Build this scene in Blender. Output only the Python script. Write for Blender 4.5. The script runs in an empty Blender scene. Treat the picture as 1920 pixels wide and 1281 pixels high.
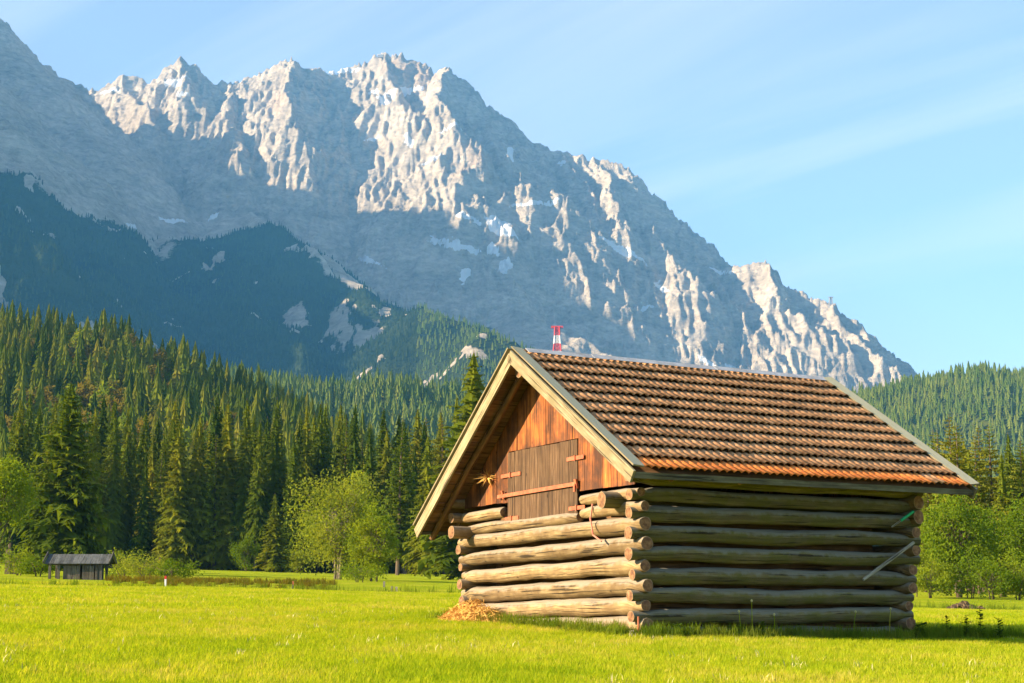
import bpy, math, random
import numpy as np
from mathutils import Vector, Matrix
rnd = random.Random(7)
NR = np.random.RandomState(11)
scene = bpy.context.scene
R = math.radians

# ------------------------------------------------------------------ camera
FPX = 2900.0
PITCH = R(8.72)
cam_d = bpy.data.cameras.new('camera')
cam_d.sensor_width = 36.0
cam_d.lens = 36.0 * FPX / 1920.0
cam_d.clip_start = 0.3
cam_d.clip_end = 30000.0
cam = bpy.data.objects.new('camera', cam_d)
scene.collection.objects.link(cam)
cam.location = (0, 0, 0)
cam.rotation_euler = (R(90) + PITCH, 0, 0)
scene.camera = cam

# ------------------------------------------------------------------ light
SUN_EL = R(22.5)
SUN_H = (-0.968, -0.250)                       # horizontal direction towards the sun
sun_dir = Vector((SUN_H[0] * math.cos(SUN_EL), SUN_H[1] * math.cos(SUN_EL), math.sin(SUN_EL))).normalized()
world = bpy.data.worlds.new('World')
scene.world = world
world.use_nodes = True
wn, wl = world.node_tree.nodes, world.node_tree.links
wn.clear()
sky = wn.new('ShaderNodeTexSky')
sky.sky_type = 'NISHITA'
sky.sun_disc = False
sky.sun_elevation = SUN_EL
sky.sun_rotation = math.atan2(SUN_H[0], SUN_H[1])
sky.altitude = 800
sky.air_density = 1.0
sky.dust_density = 0.4
sky.ozone_density = 2.0
bg = wn.new('ShaderNodeBackground')
bg.inputs['Strength'].default_value = 0.063
wo = wn.new('ShaderNodeOutputWorld')
# thin cirrus: streaks on a plane high above
tc = wn.new('ShaderNodeTexCoord')
sep = wn.new('ShaderNodeSeparateXYZ'); wl.new(tc.outputs['Generated'], sep.inputs[0])
addz = wn.new('ShaderNodeMath'); addz.operation = 'MAXIMUM'; addz.inputs[1].default_value = 0.0
wl.new(sep.outputs['Z'], addz.inputs[0])
addz2 = wn.new('ShaderNodeMath'); addz2.operation = 'ADD'; addz2.inputs[1].default_value = 0.12
wl.new(addz.outputs[0], addz2.inputs[0])
dvx = wn.new('ShaderNodeMath'); dvx.operation = 'DIVIDE'; wl.new(sep.outputs['X'], dvx.inputs[0]); wl.new(addz2.outputs[0], dvx.inputs[1])
dvy = wn.new('ShaderNodeMath'); dvy.operation = 'DIVIDE'; wl.new(sep.outputs['Y'], dvy.inputs[0]); wl.new(addz2.outputs[0], dvy.inputs[1])
cmb = wn.new('ShaderNodeCombineXYZ'); wl.new(dvx.outputs[0], cmb.inputs[0]); wl.new(dvy.outputs[0], cmb.inputs[1])
mp = wn.new('ShaderNodeMapping'); wl.new(cmb.outputs[0], mp.inputs['Vector'])
mp.inputs['Rotation'].default_value = (0, 0, R(42))
mp2 = wn.new('ShaderNodeMapping'); wl.new(mp.outputs[0], mp2.inputs['Vector']); mp2.inputs['Scale'].default_value = (0.28, 1.5, 1); mp2.inputs['Location'].default_value = (0.35, 0.62, 0)
nz = wn.new('ShaderNodeTexNoise'); nz.inputs['Scale'].default_value = 1.0; nz.inputs['Detail'].default_value = 7; nz.inputs['Roughness'].default_value = 0.55
nz.inputs['Distortion'].default_value = 0.5
wl.new(mp2.outputs[0], nz.inputs['Vector'])
rp = wn.new('ShaderNodeValToRGB'); rp.color_ramp.elements[0].position = 0.47; rp.color_ramp.elements[1].position = 0.74
rp.color_ramp.elements[0].color = (0.20, 0.20, 0.20, 1); rp.color_ramp.elements[1].color = (0.68, 0.68, 0.68, 1)
wl.new(nz.outputs['Fac'], rp.inputs[0])
cmix = wn.new('ShaderNodeMixRGB'); wl.new(rp.outputs[0], cmix.inputs['Fac']); wl.new(sky.outputs[0], cmix.inputs['Color1'])
cmix.inputs['Color2'].default_value = (4.9, 4.9, 5.0, 1)
wl.new(cmix.outputs[0], bg.inputs['Color'])
wl.new(bg.outputs[0], wo.inputs['Surface'])

sl = bpy.data.lights.new('sun', 'SUN')
sl.energy = 5.0
sl.angle = R(0.53)
sl.color = (1.0, 0.80, 0.53)
so = bpy.data.objects.new('sun', sl)
scene.collection.objects.link(so)
so.rotation_euler = sun_dir.to_track_quat('Z', 'Y').to_euler()

scene.view_settings.view_transform = 'Standard'
scene.view_settings.look = 'None'
scene.view_settings.gamma = 1.0
scene.view_settings.use_curve_mapping = False
scene.view_settings.exposure = 1.98
scene.cycles.use_denoising = True
scene.cycles.max_bounces = 6
scene.cycles.diffuse_bounces = 3
scene.cycles.transmission_bounces = 4
scene.cycles.volume_bounces = 1
scene.cycles.transparent_max_bounces = 6

# ------------------------------------------------------------------ helpers
COL = scene.collection

def prop(o, label=None, cat=None, group=None, kind=None):
    if label: o['label'] = label
    if cat: o['category'] = cat
    if group: o['group'] = group
    if kind: o['kind'] = kind
    return o

def empty(name, loc=(0, 0, 0), rz=0.0):
    o = bpy.data.objects.new(name, None)
    COL.objects.link(o)
    o.location = loc
    o.rotation_euler = (0, 0, rz)
    o.empty_display_size = 0.3
    return o

def make_mesh(name, V, Fc, mats=(), uv=None, smooth=False, mi=None, attrs=None):
    me = bpy.data.meshes.new(name)
    V = np.asarray(V, dtype=np.float32)
    if isinstance(Fc, np.ndarray):
        n, k = Fc.shape
        me.vertices.add(len(V)); me.vertices.foreach_set('co', V.ravel())
        me.loops.add(n * k); me.loops.foreach_set('vertex_index', Fc.ravel().astype(np.int32))
        me.polygons.add(n)
        me.polygons.foreach_set('loop_start', np.arange(0, n * k, k, dtype=np.int32))
        me.update(calc_edges=True)
    else:
        me.from_pydata(V.tolist(), [], Fc)
    for m in mats: me.materials.append(m)
    if mi is not None: me.polygons.foreach_set('material_index', np.asarray(mi, dtype=np.int32))
    if uv is not None:                       # per-vertex uv
        ul = me.uv_layers.new(name='UVMap')
        idx = np.empty(len(me.loops), dtype=np.int32); me.loops.foreach_get('vertex_index', idx)
        ul.data.foreach_set('uv', np.asarray(uv, dtype=np.float32)[idx].ravel())
    if smooth is True: me.polygons.foreach_set('use_smooth', np.ones(len(me.polygons), dtype=bool))
    elif smooth is not False: me.polygons.foreach_set('use_smooth', np.asarray(smooth, dtype=bool))
    if attrs:
        for k, a in attrs.items():
            at = me.attributes.new(k, 'FLOAT', 'POINT'); at.data.foreach_set('value', np.asarray(a, dtype=np.float32))
    me.update()
    return me

def mobj(name, me, parent=None):
    o = bpy.data.objects.new(name, me)
    COL.objects.link(o)
    if parent is not None: o.parent = parent
    return o

class MB:
    """collects verts / faces / uvs for ONE part"""
    def __init__(s): s.v = []; s.f = []; s.u = []
    def add(s, vs, fs, uv=None):
        b = len(s.v); s.v += [tuple(p) for p in vs]; s.f += [tuple(i + b for i in f) for f in fs]
        s.u += list(uv) if uv is not None else [(p[0], p[2]) for p in vs]
    def beam(s, A, B, w, t, jit=0.0):
        """box from A to B with half-vectors w (across) and t (thick)"""
        A, B, w, t = Vector(A), Vector(B), Vector(w), Vector(t)
        L = (B - A).length; ww = w.length * 2; tt = t.length * 2
        vs = []; uv = []
        for e, (P, l) in enumerate(((A, 0), (B, L))):
            for i, (a, b) in enumerate(((-1, -1), (1, -1), (1, 1), (-1, 1))):
                q = P + w * a + t * b
                if jit: q = q + Vector((rnd.uniform(-jit, jit), rnd.uniform(-jit, jit), rnd.uniform(-jit, jit)))
                vs.append(q); uv.append((l, (0, ww, ww + tt, 2 * ww + tt)[i]))
        s.add(vs, [(0, 1, 5, 4), (1, 2, 6, 5), (2, 3, 7, 6), (3, 0, 4, 7), (3, 2, 1, 0), (4, 5, 6, 7)], uv)
    def tube(s, pts, rad, n=7, cap=True):
        pts = [Vector(p) for p in pts]; b0 = len(s.v); L = 0
        for i, p in enumerate(pts):
            d = (pts[min(i + 1, len(pts) - 1)] - pts[max(i - 1, 0)]).normalized()
            a = d.orthogonal().normalized() if i == 0 else (pa - d * pa.dot(d)).normalized()
            pa = a; b = d.cross(a)
            if i: L += (p - pts[i - 1]).length
            r = rad[i] if hasattr(rad, '__len__') else rad
            for k in range(n):
                an = 2 * math.pi * k / n
                s.v.append(tuple(p + a * (r * math.cos(an)) + b * (r * math.sin(an)))); s.u.append((L, r * an))
        for i in range(len(pts) - 1):
            for k in range(n):
                k2 = (k + 1) % n
                s.f.append((b0 + i * n + k, b0 + i * n + k2, b0 + (i + 1) * n + k2, b0 + (i + 1) * n + k))
        if cap:
            s.f.append(tuple(b0 + k for k in reversed(range(n))))
            e = b0 + (len(pts) - 1) * n
            s.f.append(tuple(e + k for k in range(n)))
    def build(s, name, mat, parent=None, smooth=False):
        return mobj(name, make_mesh(name, s.v, s.f, [mat], uv=s.u, smooth=smooth), parent)

# numpy gradient noise
def _h(ix, iy, seed):
    n = (ix.astype(np.int64) * 374761393 + iy.astype(np.int64) * 668265263 + seed * 1274126177) & 0xffffffff
    n = ((n ^ (n >> 13)) * 1103515245) & 0xffffffff
    n = n ^ (n >> 16)
    return (n & 0xffff) / 65536.0 * 2 * np.pi
def pn(x, y, seed=0):
    x = np.asarray(x, dtype=np.float64); y = np.asarray(y, dtype=np.float64)
    ix = np.floor(x); iy = np.floor(y); fx = x - ix; fy = y - iy
    u = fx * fx * fx * (fx * (fx * 6 - 15) + 10); v = fy * fy * fy * (fy * (fy * 6 - 15) + 10)
    def g(a, b):
        t = _h(ix + a, iy + b, seed); return np.cos(t) * (fx - a) + np.sin(t) * (fy - b)
    return ((g(0, 0) * (1 - u) + g(1, 0) * u) * (1 - v) + (g(0, 1) * (1 - u) + g(1, 1) * u) * v) * 1.5
def fbm(x, y, o=4, seed=0, gain=0.5):
    s = 0; a = 1.0
    for i in range(o): s = s + a * pn(x, y, seed + i * 17); x = x * 2.03 + 3.1; y = y * 2.03 + 1.7; a *= gain
    return s
def ridged(x, y, o=4, seed=0, gain=0.5):
    s = 0; a = 1.0; w = 1.0
    for i in range(o):
        r = (1 - np.abs(pn(x, y, seed + i * 31))) ** 2
        s = s + a * r * w; w = np.clip(r * 1.3, 0, 1); x = x * 2.07 + 5.3; y = y * 2.07 + 2.9; a *= gain
    return s
def sstep(a, b, x):
    t = np.clip((x - a) / (b - a), 0, 1); return t * t * (3 - 2 * t)
CP, SP = math.cos(PITCH), math.sin(PITCH)
def ray(px, py):
    xc = (px - 960) / FPX; yc = (640 - py) / FPX
    dy = CP - yc * SP
    return xc / dy, (SP + yc * CP) / dy           # X/Y and Z/Y
def at(px, py, Y):
    a, b = ray(px, py); return Vector((a * Y, Y, b * Y))
def ground_z(X, Y):
    X = np.asarray(X, dtype=np.float64); Y = np.asarray(Y, dtype=np.float64)
    z = -1.03 - 0.024 * np.clip(X, -120, 120) + 0.0054 * Y
    edge = 67 + 2.5 * np.sin(X * 0.09) + 0.12 * X
    bank = -0.55 * np.exp(-((Y - edge - 5.5) / 4.0) ** 2)          # shallow ditch behind the mown meadow
    rise = -0.25 * sstep(2, 18, X) * np.exp(-((Y - 66) / 16.0) ** 2)
    return z + bank + rise + 0.05 * fbm(X * 0.08, Y * 0.08, 3, 5) + 0.25 * sstep(90, 200, Y) * fbm(X * 0.03, Y * 0.03, 2, 9)

# ------------------------------------------------------------------ materials
def new_mat(name):
    m = bpy.data.materials.new(name); m.use_nodes = True
    nt = m.node_tree; nt.nodes.clear()
    out = nt.nodes.new('ShaderNodeOutputMaterial')
    return m, nt, out
def N(nt, t, **kw):
    n = nt.nodes.new(t)
    for k, v in kw.items():
        if k in n.inputs: n.inputs[k].default_value = v
        else: setattr(n, k, v)
    return n
def ramp(nt, fac, stops):
    r = nt.nodes.new('ShaderNodeValToRGB'); e = r.color_ramp.elements
    while len(e) < len(stops): e.new(0.5)
    for i, (p, c) in enumerate(stops):
        e[i].position = p; e[i].color = (c[0], c[1], c[2], 1)
    nt.links.new(fac, r.inputs[0]); return r.outputs[0]
def mixc(nt, fac, a, b, mode='MIX'):
    m = nt.nodes.new('ShaderNodeMixRGB'); m.blend_type = mode
    for sock, v in ((m.inputs['Fac'], fac), (m.inputs['Color1'], a), (m.inputs['Color2'], b)):
        if hasattr(v, 'is_linked') or hasattr(v, 'links'): nt.links.new(v, sock)
        elif isinstance(v, (int, float)): sock.default_value = v
        else: sock.default_value = (v[0], v[1], v[2], 1)
    return m.outputs[0]
def math_(nt, op, a, b=0.0):
    m = nt.nodes.new('ShaderNodeMath'); m.operation = op
    for i, v in enumerate((a, b)):
        if isinstance(v, (int, float)): m.inputs[i].default_value = v
        else: nt.links.new(v, m.inputs[i])
    return m.outputs[0]

def wood_mat(name, base, dark, light, grain=1.0, weather=None, rough=0.8, bump=0.5, stain=None, blotch=(0.42, 0.68, 0.75), tone=0.5):
    """grain follows UV.x; every piece gets its own offset and tone"""
    m, nt, out = new_mat(name)
    uvn = N(nt, 'ShaderNodeUVMap'); oi = N(nt, 'ShaderNodeObjectInfo')
    sc = nt.nodes.new('ShaderNodeVectorMath'); sc.operation = 'MULTIPLY'; nt.links.new(uvn.outputs[0], sc.inputs[0])
    sc.inputs[1].default_value = (1.6 * grain, 26 * grain, 1)
    cb = nt.nodes.new('ShaderNodeCombineXYZ')
    nt.links.new(math_(nt, 'MULTIPLY', oi.outputs['Random'], 37.0), cb.inputs[0]); nt.links.new(math_(nt, 'MULTIPLY', oi.outputs['Random'], 91.0), cb.inputs[1])
    ad = nt.nodes.new('ShaderNodeVectorMath'); ad.operation = 'ADD'; nt.links.new(sc.outputs[0], ad.inputs[0]); nt.links.new(cb.outputs[0], ad.inputs[1])
    n1 = N(nt, 'ShaderNodeTexNoise', Scale=1.0, Detail=6.0, Roughness=0.65); nt.links.new(ad.outputs[0], n1.inputs['Vector'])
    col = ramp(nt, n1.outputs['Fac'], [(0.30, dark), (0.5, base), (0.72, light)])
    # blotches, object space
    tcn = N(nt, 'ShaderNodeTexCoord')
    n2 = N(nt, 'ShaderNodeTexNoise', Scale=2.3, Detail=4.0, Roughness=0.6); nt.links.new(tcn.outputs['Object'], n2.inputs['Vector'])
    col = mixc(nt, ramp(nt, n2.outputs['Fac'], [(blotch[0], (0, 0, 0)), (blotch[1], (blotch[2],) * 3)]), col, stain or dark)
    # drying cracks along the grain
    sc3 = nt.nodes.new('ShaderNodeVectorMath'); sc3.operation = 'MULTIPLY'; nt.links.new(uvn.outputs[0], sc3.inputs[0]); sc3.inputs[1].default_value = (0.9, 30, 1)
    ad3 = nt.nodes.new('ShaderNodeVectorMath'); ad3.operation = 'ADD'; nt.links.new(sc3.outputs[0], ad3.inputs[0]); nt.links.new(cb.outputs[0], ad3.inputs[1])
    n4 = N(nt, 'ShaderNodeTexNoise', Scale=1.0, Detail=2.0, Roughness=0.5); nt.links.new(ad3.outputs[0], n4.inputs['Vector'])
    crack = ramp(nt, n4.outputs['Fac'], [(0.36, (0.9, 0.9, 0.9)), (0.41, (0, 0, 0))])
    col = mixc(nt, crack, col, tuple(c * 0.3 for c in dark))
    # knots
    vo = N(nt, 'ShaderNodeTexVoronoi', Scale=1.0); vs = nt.nodes.new('ShaderNodeVectorMath'); vs.operation = 'MULTIPLY'
    nt.links.new(uvn.outputs[0], vs.inputs[0]); vs.inputs[1].default_value = (2.2, 3.6, 1)
    va = nt.nodes.new('ShaderNodeVectorMath'); va.operation = 'ADD'; nt.links.new(vs.outputs[0], va.inputs[0]); nt.links.new(cb.outputs[0], va.inputs[1])
    nt.links.new(va.outputs[0], vo.inputs['Vector'])
    col = mixc(nt, ramp(nt, vo.outputs['Distance'], [(0.05, (0.8, 0.8, 0.8)), (0.11, (0, 0, 0))]), col, tuple(c * 0.35 for c in dark))
    # tone per piece
    tone = math_(nt, 'ADD', math_(nt, 'MULTIPLY', oi.outputs['Random'], tone), 1 - tone / 2)
    tn = nt.nodes.new('ShaderNodeVectorMath'); tn.operation = 'SCALE'; nt.links.new(col, tn.inputs[0]); nt.links.new(tone, tn.inputs['Scale'])
    col = tn.outputs[0]
    if weather:                                     # upward faces greyed by rain
        ge = N(nt, 'ShaderNodeNewGeometry'); sp = N(nt, 'ShaderNodeSeparateXYZ'); nt.links.new(ge.outputs['Normal'], sp.inputs[0])
        n3 = N(nt, 'ShaderNodeTexNoise', Scale=7.0, Detail=3.0); nt.links.new(tcn.outputs['Object'], n3.inputs['Vector'])
        f = math_(nt, 'ADD', sp.outputs['Z'], math_(nt, 'MULTIPLY', math_(nt, 'SUBTRACT', n3.outputs['Fac'], 0.5), 1.2))
        col = mixc(nt, ramp(nt, f, [(0.15, (0, 0, 0)), (0.6, (0.85, 0.85, 0.85))]), col, weather)
    bs = N(nt, 'ShaderNodeBsdfPrincipled', Roughness=rough); nt.links.new(col, bs.inputs['Base Color'])
    bs.inputs['Specular IOR Level'].default_value = 0.25
    bp = N(nt, 'ShaderNodeBump', Strength=bump, Distance=0.012); nt.links.new(math_(nt, 'SUBTRACT', n1.outputs['Fac'], math_(nt, 'MULTIPLY', crack, 1.2)), bp.inputs['Height'])
    nt.links.new(bp.outputs[0], bs.inputs['Normal'])
    nt.links.new(bs.outputs[0], out.inputs['Surface'])
    return m

def noise_mat(name, stops, scale=5.0, detail=5.0, rough=0.9, bump=0.0, spec=0.2, per_obj=0.0, coord='Object', metal=0.0):
    m, nt, out = new_mat(name)
    tcn = N(nt, 'ShaderNodeTexCoord')
    n1 = N(nt, 'ShaderNodeTexNoise', Scale=scale, Detail=detail, Roughness=0.6); nt.links.new(tcn.outputs[coord], n1.inputs['Vector'])
    col = ramp(nt, n1.outputs['Fac'], stops)
    if per_obj:
        oi = N(nt, 'ShaderNodeObjectInfo')
        tone = math_(nt, 'ADD', math_(nt, 'MULTIPLY', oi.outputs['Random'], per_obj), 1 - per_obj / 2)
        tn = nt.nodes.new('ShaderNodeVectorMath'); tn.operation = 'SCALE'; nt.links.new(col, tn.inputs[0]); nt.links.new(tone, tn.inputs['Scale'])
        col = tn.outputs[0]
    bs = N(nt, 'ShaderNodeBsdfPrincipled', Roughness=rough, Metallic=metal); nt.links.new(col, bs.inputs['Base Color'])
    bs.inputs['Specular IOR Level'].default_value = spec
    if bump:
        bp = N(nt, 'ShaderNodeBump', Strength=bump, Distance=0.02); nt.links.new(n1.outputs['Fac'], bp.inputs['Height']); nt.links.new(bp.outputs[0], bs.inputs['Normal'])
    nt.links.new(bs.outputs[0], out.inputs['Surface'])
    return m

def leaf_mat(name, cols, trans=0.35, tcol=None, noise_scale=0.35, world_noise=True, sat=1.0):
    """foliage: diffuse + translucent, colour varies per plant and per clump"""
    m, nt, out = new_mat(name)
    oi = N(nt, 'ShaderNodeObjectInfo'); ge = N(nt, 'ShaderNodeNewGeometry')
    n1 = N(nt, 'ShaderNodeTexNoise', Scale=noise_scale, Detail=3.0); nt.links.new(ge.outputs['Position'], n1.inputs['Vector'])
    f = math_(nt, 'ADD', math_(nt, 'MULTIPLY', oi.outputs['Random'], 0.6), math_(nt, 'MULTIPLY', math_(nt, 'SUBTRACT', n1.outputs['Fac'], 0.3), 1.0))
    k = len(cols)
    col = ramp(nt, f, [(0.1 + 0.8 * i / (k - 1), c) for i, c in enumerate(cols)])
    df = N(nt, 'ShaderNodeBsdfDiffuse', Roughness=0.6); nt.links.new(col, df.inputs['Color'])
    tr = N(nt, 'ShaderNodeBsdfTranslucent')
    tcx = mixc(nt, 1.0, col, tcol or (1.5, 1.35, 0.5), 'MULTIPLY'); nt.links.new(tcx, tr.inputs['Color'])
    mx = N(nt, 'ShaderNodeMixShader', Fac=trans); nt.links.new(df.outputs[0], mx.inputs[1]); nt.links.new(tr.outputs[0], mx.inputs[2])
    nt.links.new(mx.outputs[0], out.inputs['Surface'])
    return m

M = {}
M['log'] = wood_mat('sun_bleached_log', (0.27, 0.185, 0.085), (0.11, 0.07, 0.032), (0.42, 0.31, 0.17), weather=(0.27, 0.225, 0.17), stain=(0.16, 0.10, 0.045), bump=0.9, blotch=(0.40, 0.62, 0.85))
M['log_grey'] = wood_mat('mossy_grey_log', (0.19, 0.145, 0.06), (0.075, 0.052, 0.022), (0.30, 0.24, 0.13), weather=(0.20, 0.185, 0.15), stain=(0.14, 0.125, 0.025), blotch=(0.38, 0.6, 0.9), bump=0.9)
M['board'] = wood_mat('red_brown_board', (0.30, 0.085, 0.016), (0.075, 0.022, 0.008), (0.54, 0.20, 0.045), grain=0.55, stain=(0.085, 0.032, 0.013), rough=0.6, blotch=(0.38, 0.62, 0.9), tone=0.9)
M['door'] = wood_mat('brown_door_plank', (0.115, 0.062, 0.030), (0.05, 0.026, 0.014), (0.20, 0.13, 0.075), stain=(0.075, 0.042, 0.022))
M['barge'] = wood_mat('pale_barge_board', (0.30, 0.23, 0.135), (0.15, 0.11, 0.06), (0.42, 0.35, 0.23), stain=(0.20, 0.165, 0.085), weather=(0.34, 0.34, 0.25), blotch=(0.36, 0.62, 0.9))
M['soffit'] = wood_mat('brown_roof_board', (0.17, 0.085, 0.035), (0.08, 0.04, 0.018), (0.25, 0.14, 0.065))
M['fascia'] = wood_mat('lichen_fascia', (0.12, 0.105, 0.06), (0.06, 0.05, 0.03), (0.18, 0.17, 0.11))
M['grey_wood'] = wood_mat('weathered_grey_wood', (0.24, 0.215, 0.17), (0.13, 0.115, 0.09), (0.36, 0.34, 0.29))
M['shed_wood'] = wood_mat('shade_toned_shed_wood', (0.115, 0.10, 0.08), (0.06, 0.05, 0.04), (0.19, 0.175, 0.145))  # grey wood darkened: the shade on the shed is put into its colour
M['shed_roof'] = wood_mat('slate_grey_roof_board', (0.085, 0.09, 0.09), (0.045, 0.05, 0.05), (0.14, 0.15, 0.15))
def endgrain():
    m, nt, out = new_mat('log_end_grain')
    a = N(nt, 'ShaderNodeAttribute', attribute_name='rad'); oi = N(nt, 'ShaderNodeObjectInfo')
    tcn = N(nt, 'ShaderNodeTexCoord'); n1 = N(nt, 'ShaderNodeTexNoise', Scale=14.0, Detail=4.0); nt.links.new(tcn.outputs['Object'], n1.inputs['Vector'])
    w = math_(nt, 'SINE', math_(nt, 'ADD', math_(nt, 'MULTIPLY', a.outputs['Fac'], 42.0), math_(nt, 'MULTIPLY', n1.outputs['Fac'], 6.0)))
    c = ramp(nt, math_(nt, 'ADD', math_(nt, 'MULTIPLY', w, 0.12), n1.outputs['Fac']), [(0.3, (0.07, 0.03, 0.013)), (0.5, (0.20, 0.085, 0.033)), (0.75, (0.33, 0.19, 0.085))])
    c = mixc(nt, ramp(nt, a.outputs['Fac'], [(0.86, (0, 0, 0)), (0.99, (0.7, 0.7, 0.7))]), c, (0.30, 0.22, 0.12))
    bs = N(nt, 'ShaderNodeBsdfPrincipled', Roughness=0.85); nt.links.new(c, bs.inputs['Base Color']); nt.links.new(bs.outputs[0], out.inputs['Surface'])
    return m
M['end'] = endgrain()
M['tile'] = noise_mat('brown_concrete_tile', [(0.3, (0.22, 0.105, 0.05)), (0.55, (0.47, 0.245, 0.12)), (0.75, (0.60, 0.35, 0.185))], scale=6, per_obj=0.45, rough=0.75, bump=0.25)
M['tile_orange'] = noise_mat('orange_clay_tile', [(0.28, (0.45, 0.12, 0.03)), (0.5, (0.72, 0.21, 0.05)), (0.75, (0.78, 0.32, 0.10))], scale=7, per_obj=0.35, rough=0.7, bump=0.2)
M['metal'] = noise_mat('galvanised_ridge', [(0.35, (0.30, 0.29, 0.29)), (0.62, (0.52, 0.52, 0.54)), (0.72, (0.30, 0.13, 0.07))], scale=2.2, rough=0.5, metal=0.3)
M['rust'] = noise_mat('red_painted_iron', [(0.3, (0.25, 0.06, 0.025)), (0.7, (0.50, 0.14, 0.06))], scale=9, rough=0.6, spec=0.4)
M['stone'] = noise_mat('foundation_stone', [(0.3, (0.16, 0.14, 0.11)), (0.7, (0.36, 0.33, 0.28))], scale=8, bump=0.5)
M['bark'] = noise_mat('tree_bark', [(0.3, (0.055, 0.04, 0.028)), (0.7, (0.17, 0.125, 0.085))], scale=6, per_obj=0.5, bump=0.4)
M['bark_pale'] = noise_mat('pale_bark', [(0.3, (0.10, 0.085, 0.06)), (0.7, (0.28, 0.235, 0.17))], scale=6, per_obj=0.3, bump=0.4)
M['straw'] = noise_mat('dry_straw', [(0.3, (0.46, 0.22, 0.045)), (0.7, (0.72, 0.45, 0.13))], scale=9)
M['red_paint'] = noise_mat('red_tower_paint', [(0.3, (0.50, 0.035, 0.035)), (0.7, (0.62, 0.06, 0.05))], scale=0.2)
M['white_paint'] = noise_mat('white_tower_paint', [(0.3, (0.70, 0.70, 0.68)), (0.7, (0.8, 0.8, 0.78))], scale=0.2)
M['steel'] = noise_mat('grey_steel', [(0.3, (0.20, 0.20, 0.21)), (0.7, (0.30, 0.30, 0.31))], scale=0.5, rough=0.5)
M['twine'] = noise_mat('faded_red_twine', [(0.3, (0.45, 0.10, 0.07)), (0.7, (0.6, 0.30, 0.22))], scale=9)
M['green'] = noise_mat('green_plastic', [(0.3, (0.02, 0.30, 0.12)), (0.7, (0.04, 0.42, 0.18))], scale=9, rough=0.4)
M['earth'] = noise_mat('brown_earth', [(0.3, (0.07, 0.045, 0.025)), (0.7, (0.16, 0.11, 0.06))], scale=3)
M['spruce'] = leaf_mat('spruce_needles', [(0.046, 0.088, 0.011), (0.13, 0.175, 0.016), (0.26, 0.265, 0.022)], trans=0.42, noise_scale=0.12)
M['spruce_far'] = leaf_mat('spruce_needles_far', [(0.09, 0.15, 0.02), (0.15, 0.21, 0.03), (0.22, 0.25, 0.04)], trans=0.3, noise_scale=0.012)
M['spruce_shade_tone'] = leaf_mat('spruce_needles_shade_tone', [(0.022, 0.042, 0.012), (0.04, 0.065, 0.016), (0.06, 0.085, 0.02)], trans=0.2, noise_scale=0.012)  # same spruce, darkened: the shade of the slopes is painted into the needles
M['larch'] = leaf_mat('larch_needles', [(0.12, 0.175, 0.016), (0.20, 0.235, 0.022), (0.28, 0.26, 0.03)], trans=0.3, noise_scale=0.15)
M['leaf'] = leaf_mat('broad_leaves', [(0.08, 0.14, 0.010), (0.15, 0.215, 0.015), (0.22, 0.26, 0.02)], trans=0.4, noise_scale=0.5)
M['leaf_bright'] = leaf_mat('bright_willow_leaves', [(0.15, 0.20, 0.022), (0.21, 0.26, 0.03), (0.27, 0.29, 0.045)], trans=0.45, noise_scale=0.5)
M['leaf_autumn'] = leaf_mat('olive_brown_leaves', [(0.15, 0.14, 0.018), (0.18, 0.135, 0.02), (0.13, 0.16, 0.02)], trans=0.3, noise_scale=0.2)
M['grass'] = leaf_mat('meadow_grass', [(0.23, 0.32, 0.012), (0.34, 0.41, 0.016), (0.45, 0.46, 0.03), (0.56, 0.47, 0.11)], trans=0.45, noise_scale=0.35, tcol=(1.35, 1.3, 0.4))
M['grass_tall'] = leaf_mat('rough_grass', [(0.09, 0.15, 0.012), (0.15, 0.21, 0.018), (0.24, 0.26, 0.04)], trans=0.4, noise_scale=0.6, tcol=(1.35, 1.3, 0.4))
M['weed'] = leaf_mat('weed_leaves', [(0.05, 0.10, 0.015), (0.10, 0.15, 0.02)], trans=0.35, noise_scale=2.0)
M['flower'] = noise_mat('seed_heads', [(0.3, (0.42, 0.36, 0.14)), (0.7, (0.56, 0.50, 0.26))], scale=9)

def ground_mat():
    m, nt, out = new_mat('meadow_ground')
    ge = N(nt, 'ShaderNodeNewGeometry')
    n1 = N(nt, 'ShaderNodeTexNoise', Scale=0.35, Detail=6.0, Roughness=0.6); nt.links.new(ge.outputs['Position'], n1.inputs['Vector'])
    n2 = N(nt, 'ShaderNodeTexNoise', Scale=11.0, Detail=5.0, Roughness=0.7); nt.links.new(ge.outputs['Position'], n2.inputs['Vector'])
    c = ramp(nt, n1.outputs['Fac'], [(0.3, (0.22, 0.29, 0.012)), (0.5, (0.30, 0.355, 0.016)), (0.7, (0.40, 0.38, 0.035))])
    c = mixc(nt, ramp(nt, n2.outputs['Fac'], [(0.35, (0.55, 0.55, 0.55)), (0.6, (0, 0, 0))]), c, (0.16, 0.20, 0.012))
    bs = N(nt, 'ShaderNodeBsdfDiffuse'); nt.links.new(c, bs.inputs['Color'])
    bp = N(nt, 'ShaderNodeBump', Strength=1.0, Distance=0.12); nt.links.new(n2.outputs['Fac'], bp.inputs['Height']); nt.links.new(bp.outputs[0], bs.inputs['Normal'])
    nt.links.new(bs.outputs[0], out.inputs['Surface'])
    return m
M['ground'] = ground_mat()
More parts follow.
